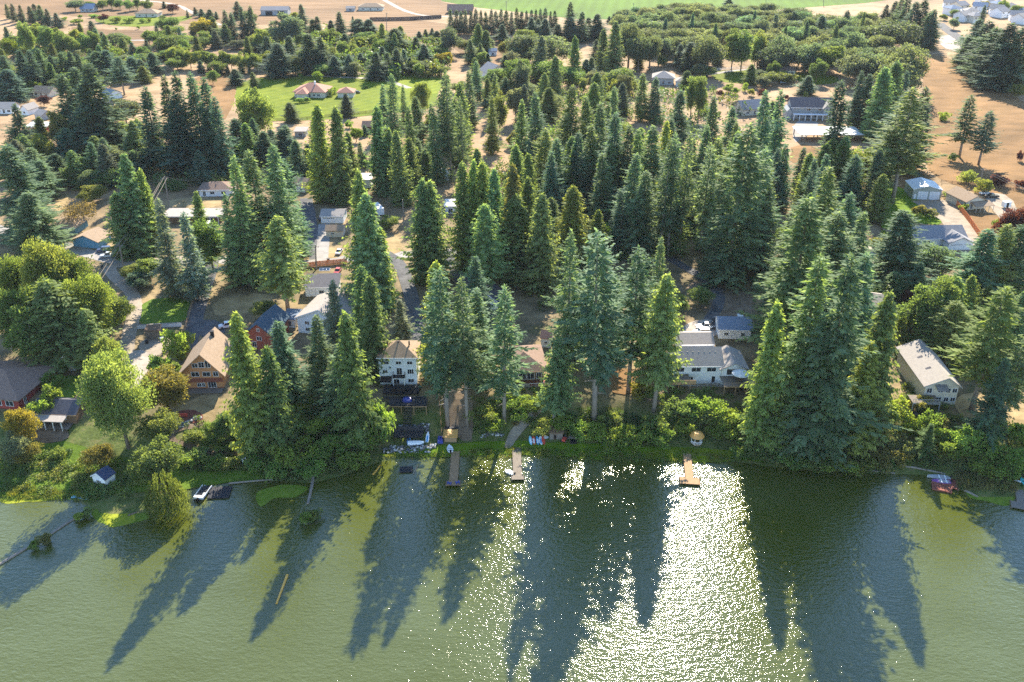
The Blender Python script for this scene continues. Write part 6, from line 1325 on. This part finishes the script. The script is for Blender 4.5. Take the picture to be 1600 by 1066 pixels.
# ------------------------------------------------------------------ fences, poles, wires
def fence(label, pts, h, m, bay=2.4, boards=True, name="fence", gap=.03, bw=.3, rails=0, post=None):
    w = [P(*p) for p in pts]; r = thing(name, label, "fence", tuple(w[0])); o = w[0]; shared = {}
    for a, c in zip(w, w[1:]):
        d = c - a; L = math.hypot(d.x, d.y); an = math.atan2(d.y, d.x); n = max(1, round(L/bay)); s = L/n
        for i in range(n):
            x, y = a.x + d.x*i/n, a.y + d.y*i/n; z = float(max(0, terr(x, y)))
            key = round(s, 3)
            if key not in shared:
                b = MB()
                if boards:
                    q = .06
                    while q < s - .05: b.box(q, min(q+bw-gap, s-.02), -.03, .03, .05, h); q += bw
                else:
                    for k in range(rails): b.box(.05, s-.02, -.03, .03, h*(k+.7)/rails-.08, h*(k+.7)/rails+.08)
                pm = b.build("fence_panel", m, r); me = pm.data; bpy.data.objects.remove(pm)
                b = MB(); b.box(-.07, .07, -.07, .07, -.5, h+.12); po = b.build("post", post or m, r); me2 = po.data; bpy.data.objects.remove(po)
                shared[key] = (me, me2)
            link("fence_panel", shared[key][0], r, (x-o.x, y-o.y, z-o.z), an); link("post", shared[key][1], r, (x-o.x, y-o.y, z-o.z), an)
    return r
fence("bright orange board fence running beside the wide grey drive", [(1493,321),(1514,348),(1534,377)], 2.3, "fence_orange")
fence("orange brown board fence along the sunlit street", [(468,420),(500,416),(543,412)], 1.9, "fence_orange")
fence("wooden rail fence beside the asphalt drive of the timber cabin", [(288,520),(296,494),(303,468)], 1.2, "tan_wood", rails=3, boards=False)
fence("black fence below the tan gravel drive", [(1352,424),(1376,425),(1400,428)], 1.4, "dark_metal", rails=3, boards=False)
fence("weathered grey fence behind the dark conifer row at left", [(145,131),(170,132),(200,133),(225,131)], 1.8, "weathered_wood", 4)
fence("long white rail fence behind the poplars", [(1090,113),(1150,108),(1205,105)], 1.4, "white_paint", 4, boards=False, rails=3)
fence("brown rail fence along the lower edge of the bright lawn", [(415,190),(480,186),(560,178),(640,172)], 1.3, "brown_wood", 4, boards=False, rails=3)
fence("dark clipped screen fence across the tan field", [(578,33),(640,32),(690,29)], 3.0, "dark_deck", 6)
fence("dark wire fence below the white house with the umbrella", [(1046,604),(1090,605),(1150,606)], 1.2, "grey_paint", 2.5, boards=False, rails=2)
fence("dark brown side fence right of the black terraces", [(684,612),(688,650),(691,690)], 1.7, "brown_wood")
fence("edging boards along the vivid green lawn", [(1362,332),(1374,352),(1381,365)], .6, "brown_wood")
fence("low grey retaining fence in front of the brown roofed lake house", [(775,607),(800,607),(828,606)], 1.3, "concrete", bw=1.2)
fence("field fence along the lower side of the orange field", [(1470,285),(1540,292),(1605,300)], 1.1, "brown_wood", 5, boards=False, rails=2)

def pole(px, pyt, pyb, label, arm=1.1, lean=0.0, xt=None):
    g = P(px, pyb); d = ray(xt or px, pyt); t = g.y/d[1]; h = CAM_H + d[2]*t - g.z; tx = d[0]*t - g.x
    r = thing("utility_pole", label, "utility pole", tuple(g), R(12), "wooden utility poles"); r.rotation_euler = (0, 0, 0)
    b = MB(); b.tube([(0, 0, -.5), (tx, 0, h)], .27, 8, .2); b.build("shaft", "pale_bark", r)
    tops = []
    if arm:
        hpart(r, "crossarm", "pale_bark", lambda b: b.box(tx-arm, tx+arm, -.16, -.02, h-.75, h-.58))
        for k in (-1, 0, 1):
            zz = h-.577 if k else h; hpart(r, "insulator", "white_paint", lambda b: b.lathe([(.05, 0), (.09, .1), (.05, .22)], 7, (tx + k*arm*.9, -.09 if k else 0, zz+.003))); tops.append(Vector((g.x+tx+k*arm*.9, g.y-.09, g.z+zz+.2)))
    else: tops = [Vector((g.x+tx, g.y, g.z+h-.1))]*3
    return r, tops
def wires(label, A, B, sag=1.2, rad=.05, n=3):
    r = thing("power_line", label, "power line", tuple(A[0])); o = A[0]
    for a, c in list(zip(A, B))[:n]:
        b = MB(); b.tube([a + (c-a)*t/14 - Vector((0, 0, sag*4*(t/14)*(1-t/14))) - o for t in range(15)], rad, 4); b.build("wire", "weathered_wood", r)
    return r
_, p1_ = pole(264, 276, 322, "tall utility pole with several wires near the white bungalow", xt=257)
_, p2_ = pole(194, 381, 423, "leaning wooden pole beside the sunlit verge", xt=186)
_, p3_ = pole(83, 521, 556, "wooden pole among the bushes behind the cream shed", xt=75)
_, p4_ = pole(494, 383, 421, "wooden pole in front of the orange brown fence", xt=493)
_, p5_ = pole(1529, 263, 292, "wooden pole between the two field bushes at right", xt=1537)
_, p6_ = pole(631, 312, 345, "thin pole beside the cedar trunk on the street", 0, xt=629)
pole(604, 20, 55, "far pole standing in the tan field", .9); pole(791, 2, 30, "far pole in front of the green crop field", .9); pole(990, 5, 27, "far pole at the edge of the crop field above the oaks", .9)
pole(1197, -4, 8, "far pole at the top of the oak wood", .9); pole(1287, -4, 9, "far pole on the far field edge at right", .9); pole(79, 28, 42, "far pole beside the dark conifer row at upper left", .8)
wires("bundle of pale wires from the tall pole to the leaning pole", p1_, p2_, 1.5, .095)
wires("bundle of pale wires from the leaning pole down to the lake pole", p2_, p3_, 2.2, .095)
wires("single wire from the tall pole to the white bungalow", [p1_[1]], [P(318, 290) + Vector((0, 0, 3))], 1.2, .08, 1)
wires("pair of thin wires crossing the dry yard at right", p5_, [P(1640, 345) + Vector((k*1.1, 0, 8)) for k in range(3)], 1.0, .08, 3)
# ------------------------------------------------------------------ haze
def haze(density):
    b = MB(); b.box(-6300, 6300, -4300, 7300, -3.6, 134.0)
    m = bpy.data.materials.new("haze"); m.use_nodes = True; n = m.node_tree.nodes
    n.remove(n["Principled BSDF"])
    v = n.new("ShaderNodeVolumePrincipled"); v.inputs["Color"].default_value = (0.86, 0.92, 1.0, 1)
    v.inputs["Density"].default_value = density; v.inputs["Anisotropy"].default_value = 0.0
    m.node_tree.links.new(v.outputs[0], n["Material Output"].inputs["Volume"])
    o = b.build("haze", m); kind(o, "stuff", "thin bluish summer haze in the air")
haze(0.000032)
# ------------------------------------------------------------------ labels of trees and shrubs
LANDMARKS = [("the timber cabin", 318, 570), ("the white three storey house", 625, 570), ("the porch cottage", 85, 650), ("the little white shore shed", 160, 745), ("the cream shed", 106, 560),
 ("the red walled house", 25, 600), ("the blue garage", 135, 372), ("the long carport", 300, 340), ("the white bungalow", 335, 292), ("the solar panel roof", 500, 450), ("the red brown gabled house", 408, 515),
 ("the white glazed garage", 520, 340), ("the tiny white cottage", 762, 470), ("the brown roofed lake house", 822, 565), ("the white parasol house", 1095, 565), ("the blue grey roofed garage", 1148, 515),
 ("the grey lake house", 1455, 590), ("the metal barn garage", 1446, 295), ("the lean-to outbuilding", 1520, 312), ("the ranch house", 1460, 365), ("the big grey house", 1268, 168), ("the white canopy", 1298, 212),
 ("the red roofed house", 484, 142), ("the small red roofed garage", 540, 148), ("the far crop field", 1020, 12), ("the far tan barn", 428, 16), ("the upper left green lawn", 205, 33), ("the far farmhouse", 580, 10),
 ("the windbreak hedge", 750, 30), ("the greenhouse", 740, 74), ("the yellow poplar house", 777, 112), ("the pale roofed far house", 1036, 122), ("the slate roofed house", 1180, 170), ("the estate houses", 1540, 25),
 ("the upper right parking lot", 1488, 66), ("the red barn", 58, 202), ("the dark red tree house", 66, 145), ("the storage hut", 690, 276), ("the motorhome", 591, 324), ("the white gazebo", 1088, 685),
 ("the gravel ramp", 815, 665), ("the T shaped dock", 1076, 735), ("the tan dock", 710, 735), ("the black terraces", 640, 650), ("the mulch fire pit", 292, 650), ("the swim platform", 344, 772), ("the red dock", 1480, 750),
 ("the white pump house", 1408, 705), ("the coloured boards", 842, 688), ("the curving drive", 1110, 450), ("the orange board fence", 1514, 350), ("the orange field", 1530, 200), ("the lumber shed", 240, 525),
 ("the tall utility pole", 262, 300), ("the leaning pole", 192, 405), ("the small stable", 470, 208), ("the brown hut", 575, 200), ("the hidden brown roof", 1051, 84), ("the round tan field", 180, 64), ("the grey board fence", 185, 132),
 ("the sunlit street", 610, 400), ("the sunlit street", 440, 412), ("the asphalt lane", 728, 450), ("the dead log", 487, 765), ("the oak wood", 1200, 60), ("the lone log cove", 70, 835), ("the far left house", 8, 170), ("the far wooded house", 563, 90), ("the open fir belt", 960, 300), ("the open fir belt", 1180, 320), ("the left fir stand", 290, 270), ("the dark right firs", 1300, 560)]
NUMW = ["zero", "one", "two", "three", "four", "five", "six", "seven", "eight", "nine", "ten", "eleven", "twelve"] + [str(k) for k in range(13, 99)]
ORDW = ["leftmost", "second", "third", "fourth", "fifth", "sixth", "seventh", "eighth", "ninth", "tenth", "eleventh", "twelfth"] + [f"{k}th" for k in range(13, 99)]
NOUN = {"F": ("fir", "firs"), "H": ("bare trunked fir", "bare trunked firs"), "C": ("cedar", "cedars"), "K": ("bare trunked cedar", "bare trunked cedars"), "S": ("grey blue spruce", "grey blue spruces"), "M": ("leafy tree", "leafy trees"),
        "L": ("broad maple", "broad maples"), "O": ("round oak", "round oaks"), "P": ("slender poplar", "slender poplars"), "G": ("shrub", "shrubs"), "W": ("drooping willow", "willows"), "T": ("sparse orchard tree", "sparse orchard trees")}
GROUPN = {"fir_tree": "fir trees", "cedar_tree": "cedar trees", "spruce_tree": "grey blue spruces", "maple_tree": "leafy broad crowned trees", "oak_tree": "oaks", "poplar_tree": "poplars", "shrub": "garden and bank shrubs", "willow_tree": "willows", "orchard_tree": "orchard trees"}
buckets = {}
for q in PLANTS:
    root, xt, yt, yb, code, tint, w, h = q
    best = min(LANDMARKS, key=lambda L: math.hypot(xt - L[1], (yb - L[2]) * 1.6))
    dx, dy = xt - best[1], yb - best[2]
    rel = ("left of" if dx < 0 else "right of") if abs(dx) > 1.3*abs(dy) else ("behind" if dy < 0 else "in front of")
    if code in "G": size = "low" if h < 2.6 else "bushy"
    else: size = "towering" if h > 38 else "tall" if h > 25 else "middling" if h > 13 else "small"
    buckets.setdefault((size, TWORD.get(tint, "") , code, rel, best[0]), []).append(q)
for (size, tw, code, rel, lm), qs in buckets.items():
    qs.sort(key=lambda q: (q[1], q[3])); n = len(qs)
    for k, q in enumerate(qs):
        one, many = NOUN[code]; tw_ = tw + " " if tw else ""
        if n == 1: lb = f"{size} {tw_}{one} {rel} {lm}"
        elif n == 2: lb = f"{'left' if k == 0 else 'right'} one of two {size} {tw_}{many} {rel} {lm}"
        else: lb = f"{ORDW[k]}{' from left' if k else ''} of {NUMW[n]} {size} {tw_}{many} {rel} {lm}"
        if len(lb.split()) > 16: lb = lb.replace(" from left of", " of")
        root = q[0]; tag(root, lb, "shrub" if code == "G" else "tree", GROUPN[root.name.split(".")[0]])
